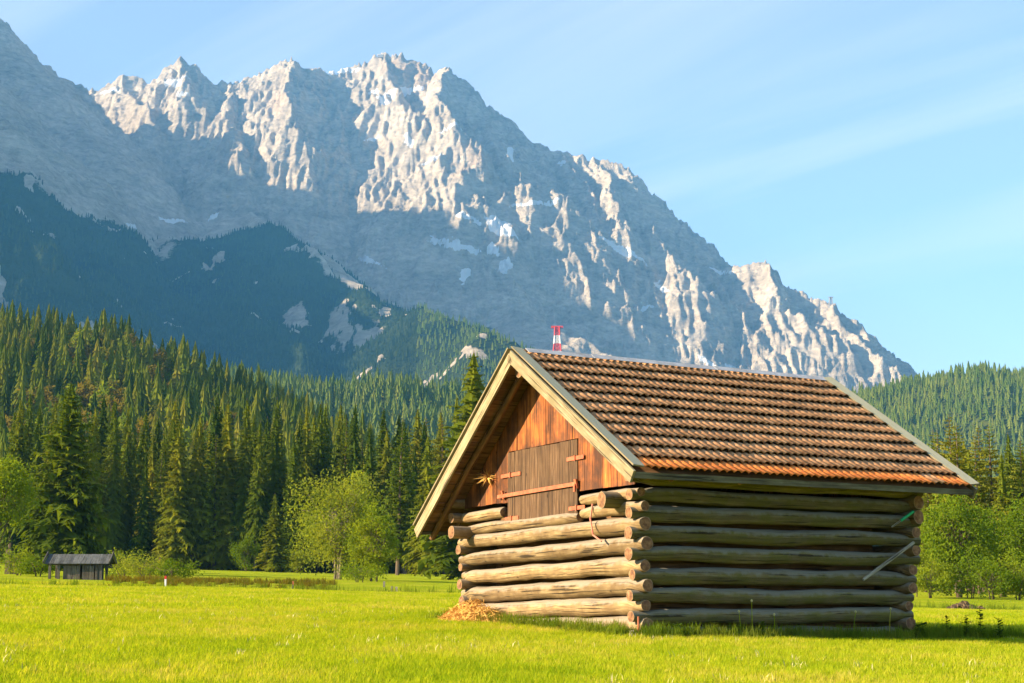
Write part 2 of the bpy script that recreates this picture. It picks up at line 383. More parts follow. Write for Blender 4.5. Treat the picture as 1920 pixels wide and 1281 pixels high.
def hill_mat():
    m, nt, out = new_mat('forest_floor')
    ge = N(nt, 'ShaderNodeNewGeometry')
    n1 = N(nt, 'ShaderNodeTexNoise', Scale=0.05, Detail=6.0, Roughness=0.65); nt.links.new(ge.outputs['Position'], n1.inputs['Vector'])
    c = ramp(nt, n1.outputs['Fac'], [(0.35, (0.025, 0.038, 0.010)), (0.55, (0.06, 0.075, 0.015)), (0.75, (0.11, 0.115, 0.03))])
    bs = N(nt, 'ShaderNodeBsdfDiffuse'); nt.links.new(c, bs.inputs['Color']); nt.links.new(bs.outputs[0], out.inputs['Surface'])
    return m
M['hill'] = hill_mat()
def rock_mat():
    m, nt, out = new_mat('limestone')
    ge = N(nt, 'ShaderNodeNewGeometry')
    mp_ = N(nt, 'ShaderNodeMapping'); nt.links.new(ge.outputs['Position'], mp_.inputs['Vector']); mp_.inputs['Scale'].default_value = (1, 1, 2.2); mp_.inputs['Rotation'].default_value = (0.25, 0.3, 0)
    n1 = N(nt, 'ShaderNodeTexNoise', Scale=0.0045, Detail=9.0, Roughness=0.68); nt.links.new(mp_.outputs[0], n1.inputs['Vector'])
    n2 = N(nt, 'ShaderNodeTexNoise', Scale=0.03, Detail=8.0, Roughness=0.72); nt.links.new(mp_.outputs[0], n2.inputs['Vector'])
    c = ramp(nt, n1.outputs['Fac'], [(0.3, (0.38, 0.32, 0.255)), (0.5, (0.57, 0.485, 0.39)), (0.72, (0.70, 0.605, 0.49))])
    c = mixc(nt, 0.55, c, ramp(nt, n2.outputs['Fac'], [(0.36, (0.42, 0.42, 0.42)), (0.62, (1.25, 1.25, 1.25))]), 'MULTIPLY')
    av = N(nt, 'ShaderNodeAttribute', attribute_name='veg'); asn = N(nt, 'ShaderNodeAttribute', attribute_name='snow'); ar = N(nt, 'ShaderNodeAttribute', attribute_name='red')
    c = mixc(nt, ar.outputs['Fac'], c, (0.50, 0.33, 0.21))
    vf = math_(nt, 'ADD', av.outputs['Fac'], math_(nt, 'MULTIPLY', math_(nt, 'SUBTRACT', n2.outputs['Fac'], 0.5), 1.1))
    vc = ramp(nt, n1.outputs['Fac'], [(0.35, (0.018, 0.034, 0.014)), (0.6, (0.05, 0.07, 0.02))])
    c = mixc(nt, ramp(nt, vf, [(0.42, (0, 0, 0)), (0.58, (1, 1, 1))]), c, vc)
    sf = math_(nt, 'ADD', asn.outputs['Fac'], math_(nt, 'MULTIPLY', math_(nt, 'SUBTRACT', n2.outputs['Fac'], 0.5), 0.7))
    c = mixc(nt, ramp(nt, sf, [(0.46, (0, 0, 0)), (0.54, (1, 1, 1))]), c, (0.86, 0.86, 0.87))
    bs = N(nt, 'ShaderNodeBsdfDiffuse', Roughness=0.5); nt.links.new(c, bs.inputs['Color'])
    hs = math_(nt, 'ADD', n2.outputs['Fac'], math_(nt, 'MULTIPLY', n1.outputs['Fac'], 2.0))
    bp = N(nt, 'ShaderNodeBump', Strength=1.0, Distance=24.0); nt.links.new(hs, bp.inputs['Height']); nt.links.new(bp.outputs[0], bs.inputs['Normal'])
    nt.links.new(bs.outputs[0], out.inputs['Surface'])
    return m
M['rock'] = rock_mat()
# ------------------------------------------------------------------ terrain
def grid_faces(nr, nc):
    i = np.arange((nr - 1) * (nc - 1)); r = i // (nc - 1); c = i % (nc - 1)
    a = r * nc + c
    return np.stack([a, a + 1, a + nc + 1, a + nc], 1)

# meadow: one sheet, dense near the camera, reaching far beyond the hills
xs = np.concatenate([-np.geomspace(9000, 130, 26), np.linspace(-120, 120, 150), np.geomspace(130, 9000, 26)])
ys = np.concatenate([-np.geomspace(6000, 30, 14), np.linspace(-20, 150, 190), np.geomspace(153, 9000, 60)])
GX, GY = np.meshgrid(xs, ys)
GZ = ground_z(GX, np.clip(GY, -60, 260))
GZ = np.where(GY > 300, np.minimum(GZ, 0.5) - sstep(300, 2000, GY) * 25, GZ)
meadow = mobj('meadow', make_mesh('meadow', np.stack([GX.ravel(), GY.ravel(), GZ.ravel()], 1), grid_faces(len(ys), len(xs)), [M['ground']], smooth=True))
prop(meadow, 'bright yellow green mown meadow around the log barn', 'meadow', kind='structure')

# --- foothills between the meadow and the mountain (z as a function of X, Y)
def interp(x, pts):
    p = np.array(pts, dtype=float); return np.interp(x, p[:, 0], p[:, 1])
def foot_z(X, Y):
    g = 0.5 - 0.02 * np.clip(X, -120, 120)
    f = interp(X, [(-900, 150), (-420, 122), (-229, 93), (-169, 84), (-115, 66), (-62, 45), (-20, 28), (60, 10), (130, 6), (400, 6), (900, 20)])
    F = g + f * sstep(262, 690, Y) - f * 0.5 * sstep(720, 1150, Y)
    gq = interp(X, [(-900, 250), (-420, 196), (-235, 182), (-120, 172), (-56, 158), (60, 128), (200, 70), (420, 30), (900, 20)])
    G = gq * sstep(900, 1500, Y) * (1 - 0.45 * sstep(1520, 2300, Y))
    e = interp(X, [(0, 0), (150, 60), (300, 165), (436, 228), (573, 256), (654, 250), (760, 238), (1000, 190), (1500, 120)])
    E_ = e * sstep(1250, 2000, Y) * (1 - 0.5 * sstep(2020, 2700, Y))
    z = np.maximum(np.maximum(F, G), E_)
    z = z - 6 * sstep(290, 255, Y)
    return z + (4 + 0.005 * Y) * sstep(260, 500, Y) * fbm(X * 0.008, Y * 0.008, 4, 21)
th = np.linspace(-0.62, 0.62, 260); yy = np.geomspace(255, 2700, 170)
TH, YY = np.meshgrid(th, yy); XX = TH * YY
foothills = mobj('foothills', make_mesh('foothills', np.stack([XX.ravel(), YY.ravel(), foot_z(XX, YY).ravel()], 1), grid_faces(len(yy), len(th)), [M['hill']], smooth=True))
prop(foothills, 'wooded foothills between the meadow and the mountain', 'hills', kind='structure')

# --- the mountain: crests laid out in space, slopes falling away from them
def crest_field(X, Y, pts, k, pw=1.0, kb=None):
    """max over segments of z(t) - k * horizontal distance"""
    best = np.full(X.shape, -1e9)
    P = np.array(pts, dtype=float)
    for a, b in zip(P[:-1], P[1:]):
        d = b[:2] - a[:2]; L2 = d @ d
        t = np.clip(((X - a[0]) * d[0] + (Y - a[1]) * d[1]) / L2, 0, 1)
        dist = np.hypot(X - a[0] - t * d[0], Y - a[1] - t * d[1])
        best = np.maximum(best, a[2] + t * (b[2] - a[2]) - k * dist ** pw)
    return best
def C(lst): return [tuple(at(px, py, Y)) for px, py, Y in lst]
MAIN = C([(60, 175, 5750), (140, 166, 5700), (185, 160, 5700), (232, 142, 5700), (262, 146, 5700), (290, 150, 5680), (318, 122, 5650), (338, 110, 5650), (372, 122, 5650), (392, 140, 5680), (415, 155, 5700), (440, 156, 5700),
          (500, 140, 5650), (522, 122, 5600), (547, 110, 5600), (580, 126, 5620), (606, 138, 5700), (660, 122, 5750), (700, 104, 5750), (722, 104, 5750), (760, 112, 5740), (795, 113, 5720), (812, 140, 5680), (838, 125, 5600), (868, 146, 5600),
          (884, 180, 5620), (904, 182, 5600), (930, 224, 5560), (950, 262, 5540), (962, 274, 5540), (980, 268, 5520), (1015, 282, 5500), (1060, 290, 5480), (1110, 300, 5440), (1135, 299, 5420), (1160, 304, 5400), (1180, 335, 5380), (1210, 358, 5340), (1235, 400, 5300),
          (1262, 410, 5260), (1290, 445, 5220), (1330, 497, 5160), (1362, 506, 5120), (1400, 498, 5060), (1424, 494, 5040), (1442, 517, 5020), (1500, 548, 4960), (1560, 582, 4900), (1612, 608, 4840), (1660, 655, 4780), (1695, 690, 4740), (1760, 745, 4680), (1900, 830, 4600)])
def on_line(Y, z, q=0.372): return (-q * Y, Y, z)
KW = 1.06
# crest of the ridge outside the left edge, whose shadow ends along the line seen on the face
_sh = [(165, 188), (300, 248), (455, 345), (640, 318), (740, 378), (920, 395), (1080, 468), (1200, 500), (1330, 575), (1420, 680)]
_sl = math.tan(SUN_EL); CAST = []
for px, py in _sh:
    a_, b_ = ray(px, py); Ys = np.linspace(2600, 5900, 700); h_ = crest_field(a_ * Ys, Ys, MAIN, KW) - b_ * Ys; i_ = int(np.argmax(h_ > 0)); Yh = Ys[i_] - 60
    Xh, Zh = a_ * Yh, b_ * Yh; t_ = (Xh + 0.385 * Yh) / (-SUN_H[0] + 0.385 * SUN_H[1])
    CAST.append((Xh + SUN_H[0] * t_, Yh + SUN_H[1] * t_, Zh + _sl * t_ - 110))
CAST.sort(key=lambda p: -p[1])
CAST = [(-0.385 * 5900, 5900, CAST[0][2] - 40)] + CAST + [on_line(3100, 900, 0.385), on_line(2600, 520, 0.385), on_line(2000, 150, 0.385)]
def wall(X, Y):
    return np.maximum(crest_field(X, Y, MAIN, KW), crest_field(X, Y, CAST, 0.90))
def hit(px, py, fn=wall, y0=2600, y1=5900):
    a, b = ray(px, py); Ys = np.linspace(y0, y1, 700)
    h = fn(a * Ys, Ys) - b * Ys
    i = int(np.argmax(h > 0)); return Ys[i] if h[i] > 0 else y1
def spur(lst):
    out = []
    for px, py, proud in lst:
        out.append(tuple(at(px, py, hit(px, py) - proud)))
    return out
SPURS = [
    ([(232, 146, 30), (240, 185, 110), (285, 215, 170), (305, 262, 130), (330, 330, 60)], 1.2),
    ([(338, 114, 30), (362, 165, 130), (395, 215, 120)], 1.18),
    ([(440, 165, 30), (425, 215, 200), (440, 270, 260), (462, 345, 190), (500, 410, 60)], 1.3),
    ([(547, 114, 30), (528, 165, 150), (545, 215, 200), (560, 262, 150), (640, 300, 120), (650, 330, 60)], 1.2),
    ([(722, 108, 30), (735, 160, 110), (770, 215, 160), (742, 300, 100), (745, 372, 60)], 1.18),
    ([(838, 130, 30), (825, 185, 170), (850, 235, 260), (830, 300, 250), (880, 330, 260), (925, 390, 190), (960, 450, 70)], 1.18),
    ([(930, 232, 20), (935, 290, 150), (985, 330, 240), (1045, 365, 260), (1075, 405, 240), (1085, 465, 150), (1100, 540, 130), (1125, 620, 100), (1150, 680, 60)], 1.18),
    ([(1060, 295, 20), (1080, 330, 110), (1120, 380, 130)], 1.18),
    ([(1135, 303, 20), (1150, 360, 150), (1160, 410, 190), (1195, 470, 130), (1215, 520, 60)], 1.2),
    ([(1235, 405, 20), (1225, 440, 130), (1265, 490, 170), (1290, 540, 150), (1310, 600, 130), (1370, 670, 110), (1400, 720, 60)], 1.18),
    ([(1330, 500, 20), (1350, 545, 120), (1400, 590, 130), (1440, 640, 130), (1475, 700, 110)], 1.18),
    ([(1424, 498, 20), (1455, 545, 110), (1505, 590, 120), (1560, 640, 120), (1600, 700, 90)], 1.18),
    ([(1560, 586, 15), (1590, 625, 80), (1640, 680, 80)], 1.18),
]
SP3 = [(spur(l), k) for l, k in SPURS] + [(C([(-60, -5, 4900), (0, 46, 4930), (70, 106, 4980), (135, 164, 5050), (180, 215, 5080)]), 0.95)]
APRON = [
    (C([(470, 395, 4400), (505, 410, 4150), (560, 450, 4000), (640, 510, 3750), (760, 600, 3350), (860, 690, 2900), (900, 760, 2600)]), 0.72),
    (C([(300, 440, 4300), (345, 452, 4100), (400, 500, 3850), (480, 590, 3400), (560, 690, 2950), (600, 780, 2500)]), 0.72),
    (C([(-60, 330, 4000), (20, 370, 3800), (110, 440, 3600), (200, 530, 3250), (300, 650, 2800), (350, 760, 2400)]), 0.72),
    (C([(780, 580, 3300), (850, 603, 3000), (905, 618, 2800), (960, 630, 2650), (1040, 662, 2500), (1130, 690, 2400), (1250, 740, 2330)]), 0.6),
    (C([(900, 570, 4500), (1000, 600, 4300), (1200, 680, 4100), (1500, 760, 4000)]), 0.55),
]
th_m = np.concatenate([np.linspace(-0.75, -0.372, 46)[:-1], np.linspace(-0.372, 0.372, 800), np.linspace(0.372, 0.6, 26)[1:]])
yy_m = np.concatenate([np.geomspace(1700, 3400, 130)[:-1], np.linspace(3400, 5800, 330), np.linspace(5800, 7000, 24)[1:]])
TH, YM = np.meshgrid(th_m, yy_m); XM = TH * YM
wx = XM + 60 * fbm(XM * 0.004, YM * 0.004, 3, 41); wy = YM + 60 * fbm(XM * 0.004, YM * 0.004, 3, 57)
HW = np.maximum(crest_field(XM + 0.35 * (wx - XM), YM + 0.35 * (wy - YM), MAIN, KW), crest_field(wx, wy, CAST, 0.90))
for l, k in SP3: HW = np.maximum(HW, crest_field(XM + 0.5 * (wx - XM), YM + 0.5 * (wy - YM), l, k))
HA = np.full(XM.shape, -1e9)
for l, k in APRON: HA = np.maximum(HA, crest_field(wx, wy, l, k))
HA = np.maximum(HA, np.clip(-60 + 0.2 * (YM - 1900), -80, 220))
HM = np.maximum(HW, HA)
apron = sstep(-60, 60, HA - HW)
# gullies run down the faces, ribs stand proud, crests stay jagged
g1 = ridged(wx / 210, wy / 1100, 4, 71); g2 = ridged(wx / 70, wy / 420, 4, 83); g3 = ridged(XM / 30 + 0.4 * pn(XM / 60, YM / 60, 3), YM / 120, 4, 97, 0.6)
castd = sstep(-50, 80, crest_field(wx, wy, CAST, 0.90) - crest_field(XM, YM, MAIN, KW))
rough_amt = (1 - 0.72 * apron) * (1 - 0.45 * castd)
nearcrest = sstep(130, 10, crest_field(XM, YM, [(x, y, 0) for x, y, z in MAIN], 1.0) * -1)
HM = HM + rough_amt * (26 * (g1 - 0.95) + 15 * (g2 - 0.95) + 14 * (g3 - 0.9)) * (1 - 0.2 * nearcrest) + 14 * apron * fbm(XM / 160, YM / 160, 4, 33)
# ledges
st = HM / 68 + 0.7 * fbm(XM / 400, YM / 400, 3, 15); HM = HM - rough_amt * 4 * np.sin(2 * np.pi * st)
# vegetation, snow, warm stains: attributes with shapes of their own
alt = HM + 90 * fbm(XM / 300, YM / 300, 4, 61)
treeline = np.interp(XM + 80 * fbm(XM / 250, YM / 250, 3, 29), [-2500, -1250, -900, -640, -520, -400, -230, -90, 150, 700, 2000], [1000, 930, 880, 960, 900, 780, 660, 620, 420, 260, 250])
veg = sstep(70, -70, alt - treeline)
patch = fbm(XM / 150, (YM + HM) / 260, 5, 19, 0.6)
veg = veg * (1 - 0.9 * sstep(0.56, 0.76, patch))
snow = np.zeros(XM.shape)
WX1 = fbm(XM / 45, HM / 45, 3, 113, 0.65); WX2 = fbm(XM / 45, HM / 45, 3, 131, 0.65)
def mark(arr, px, py, rx, ry, ang, val=1.0):
    """elongated patch on the face where that pixel's ray meets it; rx along, ry across (metres)"""
    a, b = ray(px, py)
    j = int(np.argmin(np.abs(th_m - a))); col = HM[:, j] - b * yy_m
    i = int(np.argmax(col > 0))
    if col[i] <= 0: return
    P = np.array([XM[i, j], YM[i, j], HM[i, j]])
    dx = XM - P[0] + WX1 * min(rx, ry) * 1.1; dz = (HM - P[2]) + WX2 * min(rx, ry) * 1.1; dyy = (YM - P[1]) * 0.35
    ca, sa = math.cos(ang), math.sin(ang)
    u = dx * ca + dz * sa; v = -dx * sa + dz * ca
    d = np.sqrt((u / rx) ** 2 + (v / ry) ** 2 + (dyy / max(rx, ry)) ** 2)
    np.maximum(arr, val * np.clip(1.25 - 0.75 * d, 0, 1), out=arr)
for px, py, rx, ry, an in [(200, 172, 45, 12, 0.1), (330, 156, 50, 22, -0.1), (335, 178, 40, 10, 0), (640, 133, 75, 16, 0.15), (760, 175, 85, 16, 0.5), (722, 190, 25, 22, 0.6), (700, 172, 22, 14, 0.9),
                           (850, 235, 50, 9, 0.25), (765, 268, 16, 30, 0.3), (815, 297, 55, 9, 0.2), (700, 262, 40, 8, 0.6), (1010, 385, 90, 9, 0.25), (960, 290, 10, 35, 0), (1055, 306, 16, 20, 0), (860, 465, 90, 18, -0.3), (935, 420, 28, 50, 0.6), (960, 440, 40, 14, -0.6),
                           (870, 515, 14, 34, -0.3), (945, 495, 18, 36, -0.3), (925, 470, 14, 30, 0.4), (1165, 470, 95, 11, -0.55), (1190, 482, 40, 9, -0.2), (1240, 545, 16, 32, 0.4), (1215, 580, 36, 9, 0.3), (1350, 512, 45, 9, -0.35), (690, 487, 60, 8, -0.5),
                           (325, 420, 40, 9, 0.4), (250, 427, 12, 16, 0.3), (400, 408, 24, 8, 0.5), (1325, 685, 30, 10, -0.5), (1370, 690, 24, 10, -0.4), (880, 410, 40, 12, -0.3)]:
    mark(snow, px, py, rx, ry, an)
red = np.zeros(XM.shape)
for px, py, rx, ry, an in [(790, 140, 40, 90, 0), (520, 190, 30, 70, 0.2), (750, 130, 60, 40, 0), (420, 270, 30, 70, 0.2), (900, 300, 60, 60, 0)]:
    mark(red, px, py, rx, ry, an, 0.45)
scree = np.zeros(XM.shape)
for px, py, rx, ry, an in [(885, 660, 26, 12, -0.5), (690, 540, 110, 9, -0.6), (560, 600, 24, 60, 0.5), (640, 610, 30, 70, 0.4), (690, 640, 26, 40, 0)]:
    mark(scree, px, py, rx, ry, an)
veg = veg * (1 - 0.85 * np.clip(scree * 1.3, 0, 1))
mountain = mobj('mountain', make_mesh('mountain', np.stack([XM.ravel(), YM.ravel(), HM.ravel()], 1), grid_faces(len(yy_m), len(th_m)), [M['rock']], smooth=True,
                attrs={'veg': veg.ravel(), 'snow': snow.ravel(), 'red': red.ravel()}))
prop(mountain, 'grey limestone mountain massif with snow patches behind the forest', 'mountain', kind='structure')
def mtn_z(X, Y):
    """bilinear lookup on the mountain grid"""
    t = X / Y
    j = np.clip(np.searchsorted(th_m, t) - 1, 0, len(th_m) - 2); i = np.clip(np.searchsorted(yy_m, Y) - 1, 0, len(yy_m) - 2)
    ft = (t - th_m[j]) / (th_m[j + 1] - th_m[j]); fy = (Y - yy_m[i]) / (yy_m[i + 1] - yy_m[i])
    def q(A): return (A[i, j] * (1 - ft) + A[i, j + 1] * ft) * (1 - fy) + (A[i + 1, j] * (1 - ft) + A[i + 1, j + 1] * ft) * fy
    return q(HM), q(veg)

# --- the air of the valley
mh, nt, out = new_mat('valley_haze')
pv = N(nt, 'ShaderNodeVolumePrincipled'); pv.inputs['Color'].default_value = (0.13, 0.48, 1.0, 1); pv.inputs['Density'].default_value = 6.0e-5; pv.inputs['Anisotropy'].default_value = 0.0
nt.links.new(pv.outputs[0], out.inputs['Volume'])
hz0 = min(float(HM.min()), float(GZ.min()), -40.0) - 1.5; hz1 = float(HM.max()) + 45.0
hv = [(x, y, z) for z in (hz0, hz1) for y in (-6500, 9600) for x in (-9500, 9500)]
haze = mobj('haze', make_mesh('haze', hv, [(0, 2, 3, 1), (4, 5, 7, 6), (0, 1, 5, 4), (1, 3, 7, 5), (3, 2, 6, 7), (2, 0, 4, 6)], [mh]))
prop(haze, 'thin blue haze filling the valley air', 'haze', kind='stuff')
# ------------------------------------------------------------------ the log barn
BW, BL = 5.77, 5.74                      # gable width (v), side length (u)
barn = empty('hay_barn', (2.156, 26.0, -0.96), R(30))
prop(barn, 'large weathered log hay barn with brown tiled roof in the meadow', 'barn')
def T(u, v, z): return Vector((u, v, z - 0.03 * v - 0.01 * u))
def FL(z): return 0.20 * max(0.0, z) / 2.4           # walls lean outwards towards the top
def ph(x, y, s): return float(pn(np.array([x]), np.array([y]), s)[0])

def log_obj(name, A, B, r0, r1, mat, parent, notch=(), seed=0, nseg=22, ns=12, rough=0.13, bend=0.022, taper_end=(0, 0)):
    A, B = Vector(A), Vector(B); L = (B - A).length; d = (B - A) / L
    up = Vector((0, 0, 1)); up = (up - d * up.dot(d))
    up = up.normalized() if up.length > 0.1 else d.orthogonal().normalized()
    sd = d.cross(up)
    nd = 0.70 + 0.2 * rnd.random(); tip = (0.10 + 0.22 * rnd.random()) if notch else 0.03
    ts = sorted(set([i / nseg for i in range(nseg + 1)] + [min(1, max(0, (q + o) / L)) for q in notch for o in (-0.22, -0.1, 0, 0.1, 0.22)]))
    V = []; UV = []; rad = []; Fc = []; mi = []
    for t in ts:
        s_ = t * L
        c = A + d * s_ + up * (bend * ph(s_ * 0.5, seed, 3) * 1.5) + sd * (bend * ph(s_ * 0.5, seed, 8) * 1.5)
        r = r0 + (r1 - r0) * t
        sq = 1.0
        for q in notch:
            sq = min(sq, nd + (1 - nd) * min(1, (abs(s_ - q) / 0.30) ** 1.5))
        r = r * (1 - tip * max(0, 1 - min(s_, L - s_) / 0.42) ** 1.3)
        for k in range(ns):
            a = 2 * math.pi * k / ns
            rr = r * (1 + rough * ph(s_ * 1.3 + seed * 7.1, a * 0.9, 5) + 0.5 * rough * ph(s_ * 5 + seed, a * 1.6, 6))
            V.append(c + up * (math.sin(a) * rr * sq) + sd * (math.cos(a) * rr * (0.5 + 0.5 * sq))); UV.append((s_, r * a)); rad.append(1.0)
    n = len(ts)
    for i in range(n - 1):
        for k in range(ns):
            k2 = (k + 1) % ns
            Fc.append((i * ns + k, i * ns + k2, (i + 1) * ns + k2, (i + 1) * ns + k)); mi.append(0)
    sm = [True] * len(Fc)
    for end, i0 in ((0, 0), (1, (n - 1) * ns)):
        cpt = sum((V[i0 + k] for k in range(ns)), Vector()) / ns
        b = len(V)
        for k in range(ns): V.append(V[i0 + k].copy()); UV.append((0, k * 0.05)); rad.append(1.0)
        off = d * ((-1 if end == 0 else 1) * rnd.uniform(-0.005, 0.02))
        V.append(cpt + off); UV.append((0, 0)); rad.append(0.0)
        for k in range(ns):
            f = (b + k, b + ns, b + (k + 1) % ns)
            Fc.append(f if end == 1 else f[::-1]); mi.append(1); sm.append(False)
    me = make_mesh(name, V, Fc, [mat, M['end']], uv=UV, smooth=sm, mi=mi, attrs={'rad': rad})
    return mobj(name, me, parent)

walls = empty('log_walls'); walls.parent = barn
SIDE_Z = [0.03, 0.34, 0.68, 1.02, 1.36, 1.70, 2.03, 2.33, 2.62]
GAB_Z = [0.20, 0.52, 0.84, 1.17, 1.52, 1.85]
sd_ = 0
for i, z in enumerate(SIDE_Z):
    for v in (0.0, BW):
        f = FL(z); sgn = -1 if v == 0 else 1
        e0 = rnd.uniform(0.15, 0.27); e1 = rnd.uniform(0.15, 0.25)
        vv = v + sgn * f
        sd_ += 1
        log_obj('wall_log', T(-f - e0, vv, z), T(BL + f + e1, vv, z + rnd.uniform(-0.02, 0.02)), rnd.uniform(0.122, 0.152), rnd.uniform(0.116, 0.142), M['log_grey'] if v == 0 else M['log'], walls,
                notch=(e0, e0 + BL + 2 * f), seed=sd_, nseg=26)
for i, z in enumerate(GAB_Z):
    for u in (0.0, BL):
        f = FL(z); uu = u - f if u == 0 else u + f
        e0 = rnd.uniform(0.13, 0.25); e1 = rnd.uniform(0.13, 0.25)
        sd_ += 1
        log_obj('wall_log', T(uu, -f - e0, z), T(uu, BW + f + e1, z + rnd.uniform(-0.02, 0.02)), rnd.uniform(0.14, 0.162), rnd.uniform(0.125, 0.15), M['log'], walls,
                notch=(e0, e0 + BW + 2 * f), seed=sd_, nseg=26)
# upper gable courses are cut short by the hay door
for (v0, v1, z, r) in ((-0.38, 1.50, 2.13, 0.115), (-0.30, 1.50, 2.37, 0.105), (1.62, BW + 0.36, 2.07, 0.105), (4.25, BW + 0.05, 2.33, 0.105)):
    f = FL(z); sd_ += 1
    nt_ = (-f - v0,) if v0 < 0 else ((BW + f - v0,) if v1 > BW + 0.2 else ())
    log_obj('wall_log', T(-f, v0, z), T(-f, v1, z), r, r * 0.95, M['log'], walls, notch=nt_, seed=sd_, nseg=12)
for z in (2.13, 2.40):
    sd_ += 1
    log_obj('wall_log', T(BL + FL(z), -0.4, z), T(BL + FL(z), BW + 0.4, z), 0.13, 0.12, M['log'], walls, seed=sd_, nseg=14)

# boarded lining behind the logs keeps the inside dark
lin = MB()
for (a, b) in (((0.32, 0.32), (BL - 0.32, 0.32)), ((BL - 0.32, 0.32), (BL - 0.32, BW - 0.32)), ((BL - 0.32, BW - 0.32), (0.32, BW - 0.32)), ((0.32, BW - 0.32), (0.32, 0.32))):
    d_ = Vector((b[0] - a[0], b[1] - a[1], 0)).normalized(); nn = Vector((-d_.y, d_.x, 0))
    lin.beam(T(a[0], a[1], 1.2), T(b[0], b[1], 1.2), Vector((0, 0, 1.25)), nn * 0.012)
lin.build('inner_lining', M['soffit'], barn)
# roof geometry (top surface of the boards)
ZR, ZER, ZEL = 5.14, 2.63, 2.15
UF, UB = -0.84, BL + 1.02
VR, VEL = -1.0, 6.72
VM = BW / 2
def roof_z(v):
    return ZR + (ZER - ZR) * (VM - v) / (VM - VR) if v <= VM else ZR + (ZEL - ZR) * (v - VM) / (VEL - VM)
roof = empty('roof'); roof.parent = barn
nR = Vector((0, -(ZR - ZER), (VM - VR))).normalized(); dR = Vector((0, VR - VM, ZER - ZR)).normalized()     # right slope: normal, downslope
nL = Vector((0, (ZR - ZEL), (VEL - VM))).normalized(); dL = Vector((0, VEL - VM, ZEL - ZR)).normalized()
def slope_pt(side, u, s, h=0.0):
    """point s metres down the slope from the ridge, h above the boards"""
    d, n = (dR, nR) if side == 0 else (dL, nL)
    p = Vector((u, VM, ZR)) + d * s + n * h
    return T(p.x, p.y, p.z)
SLR = math.hypot(VM - VR, ZR - ZER); SLL = math.hypot(VEL - VM, ZR - ZEL)
# roof boards parallel to the ridge, seen from below at the overhangs
for side, SL in ((0, SLR), (1, SLL)):
    nb = 17; w = SL / nb
    d, n = (dR, nR) if side == 0 else (dL, nL)
    for i in range(nb):
        mb = MB(); s = (i + 0.5) * w
        a = slope_pt(side, UF + 0.03, s, -0.045 + rnd.uniform(-0.004, 0.004)); b = slope_pt(side, UB - 0.03, s, -0.045)
        mb.beam(a, b, d * (w / 2 - 0.004), n * 0.014)
        mb.build('roof_board', M['soffit'], roof)
# round rafters below the boards
for u in (-0.48, -0.02, 1.4, 2.9, 4.4, BL, BL + 0.55):
    for side, SL in ((0, SLR), (1, SLL)):
        sd_ += 1
        ext = 0.12 if side == 1 else -0.03
        log_obj('rafter', slope_pt(side, u, 0.12, -0.125), slope_pt(side, u, SL + ext, -0.125), 0.065, 0.06, M['soffit'], roof, seed=sd_, nseg=8, ns=8)
# purlins: ridge and the two wall plates, ends standing out of the gable
for (v, z, r, u0) in ((VM, ZR - 0.33, 0.13, UF + 0.16), (0.26, 2.26, 0.14, -0.62), (BW - 0.22, 1.86 + 0.16, 0.13, -0.66)):
    sd_ += 1
    log_obj('purlin', T(u0, v, z), T(BL + 0.7, v, z), r, r, M['log_grey'] if v < 1 else M['log'], roof, seed=sd_, nseg=10)
# barge boards on both gables, with a cover board lying on each
for u, tag_ in ((UF, 0), (UB, 1)):
    sg = -1 if tag_ == 0 else 1
    for side, SL in ((0, SLR), (1, SLL)):
        d, n = (dR, nR) if side == 0 else (dL, nL)
        mb = MB()
        segs = 10
        for i in range(1): mb.beam(slope_pt(side, u + sg * 0.0, -0.02 if side == 0 else 0.05, -0.075), slope_pt(side, u, SL + 0.05, -0.085), n * 0.108, Vector((0.022, 0, 0)))
        bo = mb.build('barge_board', M['barge'], roof)
        mb = MB(); mb.beam(slope_pt(side, u - sg * 0.075, 0.0, 0.105), slope_pt(side, u - sg * 0.075, SL + 0.02, 0.10), Vector((0.115, 0, 0.012 * sg)), n * 0.014)
        mb.build('cover_board', M['barge'] if tag_ or side else M['barge'], roof)
# fascia below the right eave, and the low one on the left
for side, SL in ((0, SLR), (1, SLL)):
    d, n = (dR, nR) if side == 0 else (dL, nL)
    mb = MB(); mb.beam(slope_pt(side, UF + 0.03, SL + 0.015, -0.07), slope_pt(side, UB - 0.03, SL + 0.015, -0.07), Vector((0, 0, 0.05)), Vector((0, 0.015, 0)))
    mb.build('fascia_board', M['fascia'], roof)

# tiles: two rolls each, rows stepping over one another
NT, NROW = 24, 11
TU0, TU1 = UF + 0.16, UB - 0.16
TWd = (TU1 - TU0) / NT; EXP = SLR / NROW
def tile_mesh(wd, ln, seed):
    xs_ = []; hs_ = []
    for k in range(9):
        t = k / 8; xs_.append(t * wd); ph_ = (t * 2) % 1.0
        hs_.append(0.046 * (math.sin(math.pi * ph_) ** 0.8 if k not in (0, 4, 8) else 0.0))
    V = []; UV = []
    for s, lift in ((-0.03, 0.010), (ln, 0.080)):
        for x, h in zip(xs_, hs_): V.append((x, s, h + lift)); UV.append((s, x))
    for x, h in zip(xs_, hs_): V.append((x, ln - 0.004, h + 0.080 - 0.014)); UV.append((ln, x))
    Fc = [(k, k + 1, 9 + k + 1, 9 + k)[::-1] for k in range(8)] + [(9 + k, 9 + k + 1, 18 + k + 1, 18 + k)[::-1] for k in range(8)]
    return V, Fc, UV
tv, tf, tuv = tile_mesh(TWd - 0.002, EXP + 0.02, 0)
